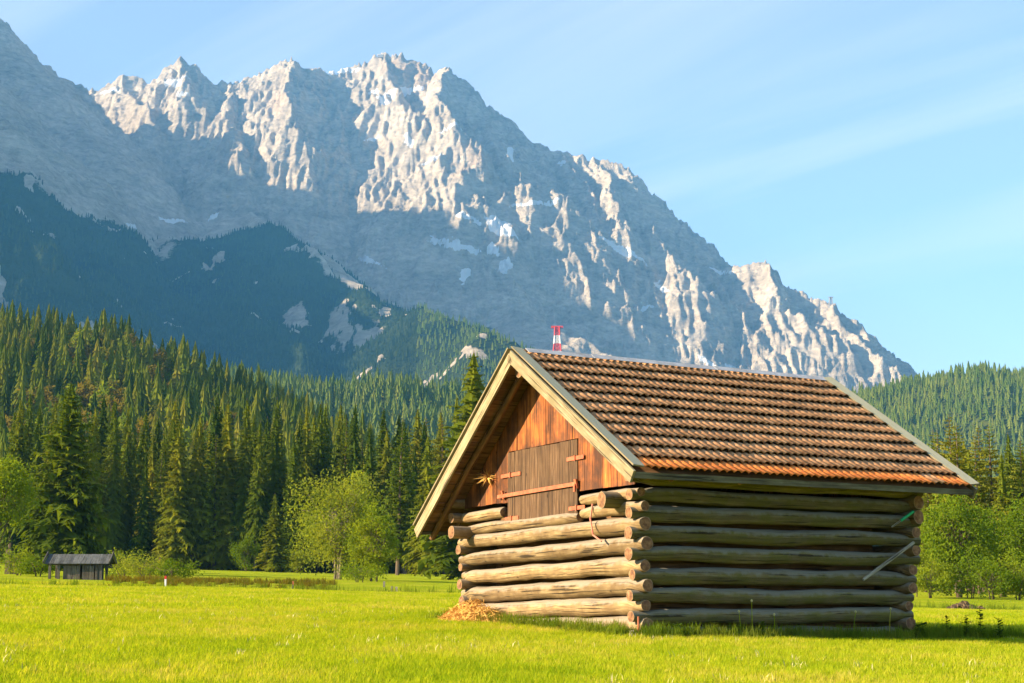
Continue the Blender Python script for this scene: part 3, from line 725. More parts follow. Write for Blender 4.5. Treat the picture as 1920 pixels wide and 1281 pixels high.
def tile_data(name, side, mat):
    d, n = (dR, nR) if side == 0 else (dL, nL)
    V = []
    for x, s, h in tv:
        p = Vector((x, 0, 0)) + d * s + n * h
        V.append(Vector((p.x, p.y, p.z - 0.03 * p.y - 0.01 * p.x)))
    fc = tf if side == 0 else [f[::-1] for f in tf]
    return make_mesh(name, V, fc, [mat], uv=tuv, smooth=[True] * 8 + [False] * 8)
me_b = tile_data('roof_tile', 0, M['tile']); me_o = tile_data('roof_tile_orange', 0, M['tile_orange'])
for r_ in range(NROW):
    for c_ in range(NT):
        last = r_ == NROW - 1
        me = me_o if (last and c_ not in (21,)) else me_b
        o = mobj('roof_tile', me, roof)
        o.location = slope_pt(0, TU0 + c_ * TWd, r_ * EXP + 0.02, rnd.uniform(-0.004, 0.008)); o.rotation_euler = (rnd.gauss(0, 0.008), rnd.gauss(0, 0.008), rnd.gauss(0, 0.010))
# the far slope carries the same tiles, laid as one sheet (never in view from the meadow)
mb = MB()
for r_ in range(11):
    for c_ in range(NT):
        base = slope_pt(1, TU0 + c_ * TWd, r_ * (SLL / 11) + 0.02)
        vs = []
        for x, s, h in tv:
            p = Vector((x, 0, 0)) + dL * (s * SLL / SLR) + nL * h; vs.append(base + Vector((p.x, p.y, p.z - 0.03 * p.y - 0.01 * p.x)))
        mb.add(vs, [f[::-1] for f in tf], tuv)
o = mb.build('far_slope_tiles', M['tile'], roof); prop(o, kind='stuff')
# ridge flashing
mb = MB()
for i in range(5):
    ua, ub = UF + 0.28 + i * (UB - UF - 0.4) / 5, UF + 0.28 + (i + 1) * (UB - UF - 0.4) / 5 + 0.04
    h = 0.10 + 0.004 * (i % 2)
    for side in (0, 1):
        d, n = (dR, nR) if side == 0 else (dL, nL)
        mb.beam(slope_pt(side, ua, 0.055, h), slope_pt(side, ub, 0.055, h), d * 0.085, n * 0.004)
mb.build('ridge_flashing', M['metal'], roof)

# gable boarding, cut to the roof line, open where the hay door sits
DV0, DV1, DZ0, DZ1 = 1.65, 4.12, 2.07, 3.46
def gable_boards(u, door):
    v = -0.10
    while v < BW + 0.1:
        w = rnd.uniform(0.17, 0.31); v1 = min(v + w, BW + 0.12)
        if door:                                    # board edges line up with the door jambs
            for q in (DV0, DV1):
                if v < q - 0.02 < v1 or (v < q < v1): v1 = q
        def top(x): return roof_z(min(max(x, -0.9), 6.6)) - 0.10
        zb_ = 2.52 + rnd.uniform(-0.015, 0.015); zt0, zt1 = top(v), top(v1)
        uu = u + rnd.uniform(-0.006, 0.006)
        def seg(z0, za, zb2):
            if max(za, zb2) - z0 < 0.03: return
            mb = MB(); g = 0.003; th_ = 0.013
            pts = [(v + g, z0), (v1 - g, z0)]
            if v < VM < v1: pts += [(v1 - g, zb2), (VM, top(VM)), (v + g, za)]
            else: pts += [(v1 - g, max(zb2, z0 + 0.01)), (v + g, max(za, z0 + 0.01))]
            n_ = len(pts); vs = [T(uu - th_, a, b) for a, b in pts] + [T(uu + th_, a, b) for a, b in pts]
            uv = [(b, a) for a, b in pts] * 2
            fs = [tuple(range(n_)), tuple(range(2 * n_ - 1, n_ - 1, -1))] + [(i, i + n_, (i + 1) % n_ + n_, (i + 1) % n_) for i in range(n_)]
            mb.add(vs, fs, uv); mb.build('gable_board', M['board'], gable_part)
        if door and v >= DV0 - 0.01 and v1 <= DV1 + 0.01: seg(DZ1 + 0.012, zt0, zt1)
        else: seg(zb_, zt0, zt1)
        v = v1
gable_part = empty('gable_boarding'); gable_part.parent = barn
UG = -0.17
gable_boards(UG, True)
gable_boards(BL + 0.28, False)
# hay door: two leaves of planks, strap hinges and a long iron bar
door = empty('hay_door'); door.parent = barn
for leaf, (a, b) in enumerate(((DV0, 2.95), (2.95, DV1))):
    edges = [a] + [a + (b - a) * t for t in ((0.22, 0.46, 0.72) if leaf == 0 else (0.3, 0.55, 0.78))] + [b]
    for e0, e1 in zip(edges[:-1], edges[1:]):
        mb = MB(); mid = (e0 + e1) / 2
        mb.beam(T(UG - 0.022, mid, DZ0 + rnd.uniform(-0.03, 0.03)), T(UG - 0.018, mid, DZ1 - rnd.uniform(0, 0.012)), Vector((0, (e1 - e0) / 2 - 0.004, 0)), Vector((0.015, 0, 0)))
        mb.build('door_plank', M['door'], door)
for v0, v1, z in ((1.42, 1.98, 3.12), (1.40, 1.92, 2.24), (3.62, 4.36, 3.02), (3.70, 4.20, 2.20)):
    mb = MB(); mb.beam(T(UG - 0.045, v0, z), T(UG - 0.045, v1, z), Vector((0, 0, 0.035)), Vector((0.006, 0, 0)))
    m_ = (v0 + v1) / 2; mb.beam(T(UG - 0.058, m_, z - 0.05), T(UG - 0.058, m_, z + 0.05), Vector((0, 0.014, 0)), Vector((0.012, 0, 0)))
    mb.build('hinge_strap', M['rust'], door)
mb = MB(); mb.beam(T(UG - 0.075, 1.62, 2.66), T(UG - 0.075, 4.45, 2.64), Vector((0, 0, 0.034)), Vector((0.008, 0, 0)))
for v in (1.64, 4.25):
    mb.beam(T(UG - 0.045, v, 2.58), T(UG - 0.085, v, 2.74), Vector((0, 0.03, 0)), Vector((0.02, 0, 0)))
mb.beam(T(UG - 0.09, 1.66, 2.52), T(UG - 0.09, 1.66, 2.66), Vector((0, 0.025, 0)), Vector((0.015, 0, 0)))
mb.build('door_bar', M['rust'], door)
# corner stones and a post under the sill
for (u, v, sx, sy, h) in ((-0.05, 0.0, 0.26, 0.22, 0.34), (BL + 0.1, -0.05, 0.45, 0.25, 0.16), (0.1, BW, 0.3, 0.3, 0.3), (BL, BW, 0.3, 0.3, 0.3)):
    mb = MB(); p = T(u, v, -0.36)
    mb.beam(p, p + Vector((0, 0, h + 0.14)), Vector((sx, 0, 0)), Vector((0, sy, 0)), jit=0.03); mb.build('corner_stone', M['stone'], barn)
mb = MB(); mb.beam(T(-0.27, -0.02, -0.3), T(-0.27, -0.02, 0.07), Vector((0.07, 0, 0)), Vector((0, 0.12, 0)), jit=0.012); mb.build('sill_block', M['barge'], barn)
# small things of the barn
def btop(o, label, cat, group=None):
    o.parent = None; o.matrix_world = barn_m @ o.matrix_world; prop(o, label, cat, group); return o
barn_m = Matrix.Translation(barn.location) @ Matrix.Rotation(R(30), 4, 'Z')
mb = MB(); mb.tube([T(4.55, -0.36, 0.98), T(4.95, -0.37, 1.20), T(5.75, -0.42, 1.66)], [0.03, 0.035, 0.03], 7)
btop(mb.build('wooden_pole', M['grey_wood'], None), 'grey wooden pole leaning against the right end of the log wall', 'pole')
mb = MB(); mb.tube([T(5.28, -0.36, 1.93), T(5.48, -0.40, 2.06)], 0.016, 6)
o = mb.build('tool_handle', M['grey_wood'], None); tool = btop(o, 'small tool with green grip stuck between logs under the eave', 'tool')
mb = MB(); mb.tube([T(5.46, -0.40, 2.045), T(5.74, -0.45, 2.22)], 0.028, 8); g_ = mb.build('grip', M['green'], None); g_.parent = tool
g_.matrix_parent_inverse = Matrix.Identity(4)
mb = MB(); mb.tube([T(-0.30, 1.02, 2.26), T(-0.36, 1.0, 2.0), T(-0.40, 0.86, 1.72), T(-0.36, 0.66, 1.60)], 0.016, 6)
btop(mb.build('twine', M['twine'], None), 'faded red and white twine hanging from a gable log', 'twine')
mb = MB()
for k in range(90):
    a = Vector((rnd.gauss(0, 1), rnd.gauss(0, 1), rnd.gauss(0, 1))).normalized(); c = T(UG - 0.10, 4.78, 3.05) + a * 0.05
    b_ = a.orthogonal().normalized() * 0.012
    mb.add([c - b_, c + b_, c + a * rnd.uniform(0.08, 0.22) + Vector((rnd.uniform(-.06, .06), rnd.uniform(-.06, .06), rnd.uniform(-.08, .04)))], [(0, 1, 2)], [(0, 0), (0, .01), (.1, 0)])
btop(mb.build('dried_bouquet', M['straw'], None), 'bunch of dried stems hung on the gable left of the door', 'bouquet')
mb = MB(); mb.tube([T(-0.33, -0.36, -0.25), T(-0.33, -0.37, 0.34)], 0.018, 6)
btop(mb.build('iron_stake', M['rust'], None), 'thin rusty stake standing at the near corner of the barn', 'stake')
# straw heap at the far end of the gable
mb = MB()
hc = T(-0.62, 4.75, 0)
for i in range(2600):
    a = rnd.uniform(0, 2 * math.pi); q = math.sqrt(rnd.random())
    du, dv = math.cos(a) * q * 0.62, math.sin(a) * q * 1.25
    hz = 0.62 * max(0, 1 - q) ** 0.8
    c = Vector((hc.x + du, hc.y + dv, hc.z + 0.02 + rnd.uniform(0.5, 1.0) * hz + 0.14))
    dr = Vector((rnd.gauss(0, 1), rnd.gauss(0, 1), rnd.gauss(0, 0.35))).normalized(); l = rnd.uniform(0.10, 0.28)
    sdv = dr.cross(Vector((rnd.gauss(0, 1), rnd.gauss(0, 1), rnd.gauss(0, 1)))).normalized() * 0.0055
    m_ = c + Vector((0, 0, rnd.uniform(0, 0.05))); e_ = c + dr * l * 0.5 - Vector((0, 0, rnd.uniform(0, 0.06))); s_ = c - dr * l * 0.5 - Vector((0, 0, rnd.uniform(0, 0.04)))
    mb.add([s_ - sdv, s_ + sdv, m_ + sdv, m_ - sdv, e_ + sdv, e_ - sdv], [(0, 1, 2, 3), (3, 2, 4, 5)], [(0, 0)] * 6)
# soft core below the loose stalks
nr_, na_ = 5, 18; vs = []; fs = []
for i in range(nr_ + 1):
    q = i / nr_
    for k in range(na_):
        a = 2 * math.pi * k / na_; vs.append((hc.x + math.cos(a) * q * 0.62, hc.y + math.sin(a) * q * 1.25, hc.z + 0.06 + 0.55 * max(0, 1 - q) ** 0.8 + rnd.uniform(-0.02, 0.02)))
for i in range(nr_):
    for k in range(na_): fs.append((i * na_ + k, i * na_ + (k + 1) % na_, (i + 1) * na_ + (k + 1) % na_, (i + 1) * na_ + k))
mb.add(vs, fs, [(0, 0)] * len(vs))
btop(mb.build('straw_heap', M['straw'], None), 'heap of loose golden straw against the gable logs', 'straw')
# ------------------------------------------------------------------ trees
def spruce_mesh(seed, H=1.0, levels=34, per=8, rmax=0.17, bare=0.10, dead=False, density=1.0, droop=0.45, shape=0.85, twigs=9, core=18):
    """crown of drooping branches; unit height; returns (crown V, F), (trunk V, F)"""
    r = random.Random(seed); V = []; Fc = []
    for i in range(levels):
        t = (i + r.uniform(-0.3, 0.3)) / levels; t = min(max(t, 0), 0.985)
        h = bare + (0.985 - bare) * t
        R_ = rmax * (1 - t) ** shape * r.uniform(0.75, 1.12) + 0.010
        if t < 0.12: R_ *= 0.55 + 3.5 * t
        n = max(4, int(per * (1 - 0.35 * t) * density)); a0 = r.uniform(0, 6.28)
        for k in range(n):
            if r.random() < 0.10: continue
            a = a0 + 2 * math.pi * k / n + r.uniform(-0.3, 0.3); L = R_ * r.uniform(0.6, 1.2)
            ca, sa = math.cos(a), math.sin(a); dr = droop * r.uniform(0.6, 1.3) * (1.15 - t)
            up = 0.25 * t
            def P(s, lat, dz=0.0):
                zz = h + L * (up * s - dr * s * s + 0.22 * max(0, s - 0.7)) + dz
                return (ca * L * s - sa * lat, sa * L * s + ca * lat, zz)
            w = L * 0.16; b = len(V)
            for s, ww in zip((0.1, 0.45, 0.78, 1.0), (0.3, 1.0, 0.7, 0.05)):
                V.append(P(s, -w * ww * r.uniform(0.6, 1.3), -0.2 * w)); V.append(P(s, w * ww * r.uniform(0.6, 1.3), -0.2 * w))
            for q in range(3):
                c = b + q * 2; Fc.append((c, c + 1, c + 3, c + 2))
            for q in range(twigs):
                s = 0.22 + 0.75 * (q + r.random()) / twigs; sg = 1 if q % 2 else -1; b2 = len(V); tw = L * (0.34 - 0.2 * s) * r.uniform(0.7, 1.4)
                V += [P(s - 0.05, 0, 0.01 * L), P(s + 0.06, 0), P(s + tw / L * 0.75, sg * tw, -L * r.uniform(0.0, 0.12))]; Fc.append((b2, b2 + 1, b2 + 2))
                if q % 2:
                    b2 = len(V); V += [P(s - 0.06, sg * w * 0.5), P(s + 0.08, -sg * w * 0.4), P(s + r.uniform(0, 0.1), sg * w * r.uniform(-1, 1.2), -L * r.uniform(0.12, 0.30))]; Fc.append((b2, b2 + 1, b2 + 2))
    for i in range(core):                                    # dense inner boughs
        t = i / core; h = bare + (0.97 - bare) * t; rr = 0.62 * rmax * (1 - t) ** shape + 0.006
        if t < 0.12: rr *= 0.55 + 3.5 * t
        b = len(V); a0 = r.uniform(0, 6); ns_ = 11
        for k in range(ns_):
            a = a0 + 2 * math.pi * k / ns_; q = rr * (1.25 if k % 2 else 0.6) * r.uniform(0.7, 1.25)
            V.append((math.cos(a) * q, math.sin(a) * q, h - (0.25 * rr if k % 2 else -0.1 * rr)))
        V.append((0, 0, min(0.985, h + 1.5 * (0.97 - bare) / core)))
        for k in range(ns_): Fc.append((b + k, b + (k + 1) % ns_, b + ns_))
    tb = MB(); tb.tube([(0, 0, -0.02), (0, 0, 0.3), (0.002, 0, 0.65), (0, 0, 0.99)], [0.014, 0.0115, 0.007, 0.001], 7)
    for k in range(int(bare * 60)):                          # dry twigs on the bare stem
        h = r.uniform(0.03, bare + 0.05); a = r.uniform(0, 6.28); l = r.uniform(0.02, 0.06)
        tb.tube([(0, 0, h), (math.cos(a) * l, math.sin(a) * l, h - l * 0.2)], [0.0015, 0.0005], 3, cap=False)
    return (V, Fc), tb
def leaf_cloud(seed, n, clumps, rx, rz, cz, leaf, flat=0.0):
    """leaves gathered in clumps through an uneven crown"""
    r = np.random.RandomState(seed)
    C0 = r.normal(size=(clumps, 3)); C0 /= np.linalg.norm(C0, axis=1)[:, None]
    C0 *= (r.uniform(0.25, 1.0, clumps) ** 0.5)[:, None]
    C0[:, 2] = np.where(C0[:, 2] < -0.55, -C0[:, 2] * 0.5, C0[:, 2]) if not flat else C0[:, 2]
    bump = 1 + 0.22 * np.sin(C0[:, 0] * 5 + seed) * np.cos(C0[:, 2] * 4 + seed * 2)
    C0 = C0 * bump[:, None] * np.array([rx, rx, rz]) * 0.86 + np.array([0, 0, cz])
    ci = r.randint(0, clumps, n); sig = r.uniform(0.10, 0.20, clumps)[ci] * rx
    Pt = C0[ci] + r.normal(size=(n, 3)) * sig[:, None] * np.array([1, 1, 0.75])
    d = r.normal(size=(n, 3)); d[:, 2] -= 0.35; d /= np.linalg.norm(d, axis=1)[:, None]
    e = np.cross(d, r.normal(size=(n, 3))); e /= np.linalg.norm(e, axis=1)[:, None]
    s = leaf * r.uniform(0.6, 1.3, n)[:, None]
    V = np.concatenate([Pt, Pt + d * s + e * s * 0.42, Pt + d * s * 2.0, Pt + d * s - e * s * 0.42], 0).reshape(4, n, 3).transpose(1, 0, 2).reshape(-1, 3)
    Fc = np.arange(4 * n).reshape(n, 4)
    return V, Fc, C0
def limbs(seed, C0, H, tr, stems=1):
    r = random.Random(seed); tb = MB()
    for q in range(stems):
        ox, oy = (r.uniform(-0.25, 0.25), r.uniform(-0.2, 0.2)) if stems > 1 else (0, 0)
        top = Vector((ox * 4, oy * 4, H * 0.62))
        tb.tube([(ox, oy, -0.15), (ox * 1.3, oy * 1.3, H * 0.18), (ox * 2.2 + r.uniform(-.1, .1), oy * 2.2, H * 0.38), top], [tr, tr * 0.8, tr * 0.55, tr * 0.2], 8)
        for c in C0[q::stems][:26]:
            z0 = r.uniform(0.16, 0.5) * H; base = Vector((ox * (1 + z0 / H * 3), oy * (1 + z0 / H * 3), z0)); c = Vector(c)
            if c.z < z0: continue
            mid = base.lerp(c, 0.5) + Vector((0, 0, (c - base).length * 0.10))
            tb.tube([base, mid, c], [tr * 0.32, tr * 0.2, tr * 0.05], 5, cap=False)
    return tb

SPR = []
for i in range(6):
    sp_ = dict(levels=[50, 54, 46, 52, 48, 56][i], per=[12, 11, 12, 11, 13, 11][i], rmax=[0.15, 0.125, 0.17, 0.135, 0.16, 0.12][i], bare=[0.05, 0.12, 0.04, 0.22, 0.08, 0.16][i], droop=[0.5, 0.6, 0.4, 0.55, 0.45, 0.65][i])
    (cv, cf), tb = spruce_mesh(100 + i, **sp_)
    SPR.append((make_mesh('spruce_crown', cv, cf, [M['spruce']]), make_mesh('spruce_trunk', tb.v, tb.f, [M['bark']], uv=tb.u)))
(cv, cf), tb = spruce_mesh(140, levels=44, per=10, rmax=0.16, bare=0.12, droop=0.2, shape=0.7, twigs=16, core=0)
LARCH = (make_mesh('larch_crown', cv, cf, [M['larch']]), make_mesh('larch_trunk', tb.v, tb.f, [M['bark']], uv=tb.u))
(cv, cf), tb = spruce_mesh(150, levels=46, per=15, rmax=0.30, bare=0.02, droop=0.35, shape=0.8)
FIR = (make_mesh('fir_crown', cv, cf, [M['spruce']]), make_mesh('fir_trunk', tb.v, tb.f, [M['bark']], uv=tb.u))

def conifer(kind, X, Y, H, name, label, group, z=None, wide=1.0, cat='tree', parts=True):
    zz = float(ground_z(X, Y)) if z is None else z
    root = empty(name, (X, Y, zz - 0.05), rnd.uniform(0, 6.28)); root.scale = (H * wide, H * wide, H)
    root.rotation_euler[0] = rnd.gauss(0, 0.012); root.rotation_euler[1] = rnd.gauss(0, 0.012)
    c, t = kind
    mobj('trunk', t, root); mobj('crown', c, root)
    prop(root, label, cat, group); return root
def px2X(px, Y): return ray(px, 1085)[0] * Y

# forest edge behind the paddock, nearest row first
ECOUNT = 0
def edge_label(px, row):
    zone = 'above the small shed' if px < 230 else 'left of the bright round tree' if px < 540 else 'behind the bright round tree' if px < 730 else 'beside the left end of the barn'
    return 'dark spruce, %s row of the forest edge, %s' % (('front', 'middle', 'back')[row], zone), 'forest edge spruces ' + zone + (' front', ' middle', ' back')[row]
xs_used = []
for row, (Y0, n, h0, h1) in enumerate(((226, 34, 20, 26), (240, 34, 22, 28), (256, 34, 23, 29))):
    for i in range(n):
        px = 10 + (905 - 10) * (i + rnd.uniform(-0.42, 0.42)) / (n - 1)
        Y = Y0 + rnd.uniform(-5, 5)
        H = rnd.uniform(h0, h1) * (0.78 if rnd.random() < 0.16 else 1.0)
        X = px2X(px, Y)
        if rnd.random() < 0.13:
            lb_, gp_ = edge_label(px, row); conifer(LARCH, X, Y, H * 0.92, 'larch', lb_.replace('dark spruce', 'yellow green larch'), gp_.replace('spruces', 'larches'))
        else: conifer(SPR[rnd.randrange(6)], X, Y, H, 'spruce', *edge_label(px, row), wide=rnd.uniform(0.8, 1.1))
        ECOUNT += 1
# single trees in front of the forest that can be told apart
conifer(FIR, px2X(115, 150), 150, 18.5, 'fir', 'broad dark fir standing behind the small shed', None)
conifer(SPR[2], px2X(515, 205), 205, 10.5, 'spruce', 'small young spruce left of the bright green tree', None, wide=1.5)
conifer(SPR[2], px2X(884, 150), 150, 22.6, 'spruce', 'lone tall spruce rising beside the left roof edge of the barn', None, wide=1.55)
conifer(SPR[0], px2X(800, 190), 190, 17.5, 'spruce', 'light green spruce between the bright tree and the barn', None, wide=1.2)
conifer(LARCH, px2X(745, 205), 205, 20.0, 'larch', 'slim light green larch behind the bright tree', None)
# right forest
for i in range(46):
    px = 1690 + 330 * rnd.random(); Y = rnd.uniform(125, 215)
    if px < 1730: Y = rnd.uniform(170, 215)
    H = rnd.uniform(14, 19.5) * (Y / 190) ** 0.6
    if px < 1760: H *= 0.86
    kind = LARCH if rnd.random() < 0.55 else SPR[rnd.randrange(6)]
    if kind is LARCH: conifer(kind, px2X(px, Y), Y, H, 'larch', 'yellowish green larch in the forest right of the barn', 'larches right of the barn')
    else: conifer(kind, px2X(px, Y), Y, H, 'spruce', 'green spruce in the forest right of the barn', 'spruces right of the barn')

def broadleaf(name, X, Y, H, rx, seed, mat, label, leaf=0.16, n=5200, clumps=70, trunk=0.16, stems=1, low=0.28, group=None, cat='tree', bark='bark'):
    z = float(ground_z(X, Y))
    root = empty(name, (X, Y, z), 0)
    rz = H * (1 - low) / 2; cz = H - rz
    V, Fc, C0 = leaf_cloud(seed, n, clumps, rx, rz, cz, leaf, flat=low < 0.1)
    V[:, 2] = np.maximum(V[:, 2], 0.12)
    tb = limbs(seed, C0, H, trunk, stems)
    tb.build('trunk', M[bark], root, smooth=True)
    mobj('crown', make_mesh('crown', V, Fc, [mat]), root)
    prop(root, label, cat, group); return root
broadleaf('willow', px2X(632, 118), 118, 8.4, 3.9, 5, M['leaf_bright'], 'bright yellow green round tree in front of the dark forest', n=13000, clumps=150, leaf=0.12, stems=4, trunk=0.13, low=0.04, bark='bark_pale')
broadleaf('bushy_tree', px2X(700, 112), 112, 5.6, 1.9, 8, M['leaf'], 'dark green bushy tree beside the bright round tree', n=5200, clumps=60, leaf=0.12, low=0.04, stems=3, trunk=0.07)
broadleaf('broadleaf_tree', px2X(-8, 120), 120, 9.6, 3.0, 12, M['leaf'], 'leafy green tree cut by the left edge of the picture', n=7000, clumps=80, leaf=0.15, low=0.18)
broadleaf('broadleaf_tree', px2X(1790, 100), 100, 7.2, 3.0, 15, M['leaf'], 'leafy green tree just right of the barn wall', n=8500, clumps=95, leaf=0.13, low=0.03, stems=3)
broadleaf('broadleaf_tree', px2X(1880, 108), 108, 6.2, 2.6, 19, M['leaf'], 'dark leafy tree at the right forest edge', n=6000, clumps=70, leaf=0.13, low=0.03, stems=3)
broadleaf('broadleaf_tree', px2X(1965, 104), 104, 7.5, 3.0, 23, M['leaf'], 'leafy tree cut by the right edge of the picture', n=6000, clumps=70, leaf=0.14, low=0.03, stems=3)
for i, (px, Y, H, rx, nm) in enumerate(((30, 92, 1.5, 1.7, 'low hedge shrub left of the small shed'), (70, 90, 1.2, 1.3, 'low shrub beside the left post of the small shed'), (232, 90, 1.7, 1.5, 'yellow green shrub right of the small shed'), (275, 88, 1.4, 1.6, 'spreading shrub near the white marker post'), (325, 86, 1.2, 1.4, 'low shrub behind the white marker post'),
                                    (675, 104, 1.3, 1.7, 'dark low bush under the bushy tree'), (560, 210, 4.2, 2.6, 'rounded shrub at the foot of the forest'), (460, 215, 5.0, 2.6, 'small leafy tree before the dark spruces'), (1050, 200, 5, 3, 'shrub hidden behind the barn'))):
    if i == 8: continue
    broadleaf('shrub', px2X(px, Y), Y, H, rx, 40 + i, M['leaf'] if i not in (2, 3) else M['leaf_bright'], nm, n=1800 if H < 3 else 2600, clumps=30, leaf=0.07 if H < 3 else 0.14, low=0.0, stems=3, trunk=0.04, cat='shrub')

for i, (px, Y, H, rx) in enumerate(((1712, 96, 3.4, 1.5), (1745, 93, 2.6, 1.6), (1815, 94, 2.9, 1.7), (1862, 92, 2.4, 1.6), (1905, 93, 3.0, 1.6))):
    broadleaf('shrub', px2X(px, Y), Y, H, rx, 60 + i, M['leaf'], ('leafy bush hugging the right end of the barn', 'low bush before the leafy tree right of the barn', 'bush behind the small earth pile', 'low bush right of the earth pile', 'dark bush near the right picture edge')[i], n=2200, clumps=34, leaf=0.09, low=0.0, stems=3, trunk=0.04, cat='shrub')
# forest on the hill behind: the nearest trees one by one, the rest as a mass
def far_conifer(seed, tiers, sides, rmax, mat):
    r = random.Random(seed); V = []; Fc = []
    for i in range(tiers):
        t = i / tiers; z0 = 0.06 + 0.9 * t; zt = z0 + 0.94 / tiers * 1.9; rr = rmax * (1 - t) ** 0.85 + 0.008
        b = len(V); a0 = r.uniform(0, 6)
        for k in range(sides):
            a = a0 + 2 * math.pi * k / sides; q = rr * (1.2 if k % 2 else 0.62) * r.uniform(0.75, 1.2)
            V.append((math.cos(a) * q, math.sin(a) * q, z0 - (0.03 if k % 2 else -0.01) * r.uniform(0.4, 1.3)))
        V.append((r.uniform(-.01, .01), r.uniform(-.01, .01), min(zt, 1.0)))
        for k in range(sides): Fc.append((b + k, b + (k + 1) % sides, b + sides))
    V += [(0.012, 0, -0.05), (-0.006, 0.01, -0.05), (-0.006, -0.01, -0.05), (0, 0, 0.3)]; n = len(V)
    Fc += [(n - 4, n - 3, n - 1), (n - 3, n - 2, n - 1), (n - 2, n - 4, n - 1)]
    return make_mesh('far_conifer', V, Fc, [mat])
def far_round(seed, mat):
    V, Fc, C0 = leaf_cloud(seed, 420, 26, 0.30, 0.40, 0.56, 0.055)
    return make_mesh('far_broadleaf', V, Fc, [mat])
MID = [far_conifer(31, 11, 14, 0.16, M['spruce']), far_conifer(32, 12, 14, 0.13, M['spruce']), far_conifer(33, 10, 14, 0.17, M['larch'])]
for m_, nm_ in zip(MID, ('spruce', 'spruce', 'larch')): m_.name = nm_
MID.append(far_round(5, M['leaf_autumn'])); MID.append(far_round(9, M['leaf']))
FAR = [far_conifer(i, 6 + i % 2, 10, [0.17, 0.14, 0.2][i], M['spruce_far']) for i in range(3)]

FARD = [far_conifer(i, 6 + i % 2, 10, [0.17, 0.14, 0.2][i], M['spruce_shade_tone']) for i in range(3)]
def scatter_points(n, t0, t1, y0, y1, seed):
    r = np.random.RandomState(seed); Y = np.sqrt(r.uniform(y0 * y0, y1 * y1, n)); t = r.uniform(t0, t1, n)
    return t * Y, Y, r
def gn_scatter(name, P, scl, rot, idx, sources, label):
    for i, me in enumerate(sources):
        pass
    col = bpy.data.collections.new(name + '_sources')
    for i, me in enumerate(sources):
        so_ = bpy.data.objects.new('%s_source_%02d' % (name, i), me); col.objects.link(so_)
    me = bpy.data.meshes.new(name); me.vertices.add(len(P)); me.vertices.foreach_set('co', np.asarray(P, dtype=np.float32).ravel())
    for k, a, t in (('scl', scl, 'FLOAT'), ('rot', rot, 'FLOAT'), ('idx', idx, 'INT')):
        at_ = me.attributes.new(k, t, 'POINT'); at_.data.foreach_set('value', np.asarray(a, dtype=np.float32 if t == 'FLOAT' else np.int32))
    me.update()
    o = mobj(name, me)
    ng = bpy.data.node_groups.new(name, 'GeometryNodeTree')
    ng.interface.new_socket('Geometry', in_out='INPUT', socket_type='NodeSocketGeometry'); ng.interface.new_socket('Geometry', in_out='OUTPUT', socket_type='NodeSocketGeometry')
    gi = ng.nodes.new('NodeGroupInput'); go = ng.nodes.new('NodeGroupOutput'); ip = ng.nodes.new('GeometryNodeInstanceOnPoints')
    ci = ng.nodes.new('GeometryNodeCollectionInfo'); ci.inputs['Collection'].default_value = col; ci.inputs['Separate Children'].default_value = True; ci.inputs['Reset Children'].default_value = True
    def na(nm, t):
        n = ng.nodes.new('GeometryNodeInputNamedAttribute'); n.data_type = t; n.inputs['Name'].default_value = nm; return n.outputs['Attribute']
    cx = ng.nodes.new('ShaderNodeCombineXYZ'); ng.links.new(na('rot', 'FLOAT'), cx.inputs['Z'])
    er = ng.nodes.new('FunctionNodeEulerToRotation'); ng.links.new(cx.outputs[0], er.inputs[0])
    ip.inputs['Pick Instance'].default_value = True
    ng.links.new(gi.outputs[0], ip.inputs['Points']); ng.links.new(ci.outputs[0], ip.inputs['Instance']); ng.links.new(na('idx', 'INT'), ip.inputs['Instance Index'])
    ng.links.new(er.outputs[0], ip.inputs['Rotation']); ng.links.new(na('scl', 'FLOAT'), ip.inputs['Scale']); ng.links.new(ip.outputs[0], go.inputs[0])
    md = o.modifiers.new('scatter', 'NODES'); md.node_group = ng
    prop(o, label, 'forest', kind='stuff')
    return o
def thin(X, Y, d, seed):
    """drop points closer than d (grid based)"""
    seen = {}; keep = []
    for i, (x, y) in enumerate(zip(X, Y)):
        k = (int(x // d), int(y // d)); ok = True
        for a in (-1, 0, 1):
            for b in (-1, 0, 1):
                for j in seen.get((k[0] + a, k[1] + b), ()):
                    if (X[j] - x) ** 2 + (Y[j] - y) ** 2 < d * d: ok = False; break
                if not ok: break
            if not ok: break
        if ok: seen.setdefault(k, []).append(i); keep.append(i)
    return np.array(keep)
def pick_kind(X, Y, r, p_round):
    n = len(X); f = fbm(X * 0.012, Y * 0.012, 3, 88)
    idx = r.choice([0, 0, 1, 2], n)
    rd = r.uniform(0, 1, n) < p_round * sstep(-0.1, 0.35, f) * 2
    return np.where(rd, r.choice([3, 3, 4], n), idx)
X, Y, r_ = scatter_points(9000, -0.46, 0.10, 268, 735, 3)
k = thin(X, Y, 4.6, 1); X, Y = X[k], Y[k]; Z = foot_z(X, Y)
H = r_.uniform(12, 24, len(X)) ; idx = pick_kind(X, Y, r_, 0.30); H = np.where(idx >= 3, H * 0.72, H)
near = (X / Y > -0.345) & (X / Y < 0.02)
vis = np.where(near, H / Y, 0); order = np.argsort(-vis); single = order[:150]; rest = np.setdiff1d(np.arange(len(X)), single)
NM = [('spruce', 'dark spruce on the wooded hillside above the forest edge'), ('spruce', 'dark spruce on the wooded hillside above the forest edge'), ('larch', 'light green larch on the wooded hillside'), ('broadleaf_tree', 'olive brown leafy tree on the wooded hillside'), ('broadleaf_tree', 'green leafy tree on the wooded hillside')]
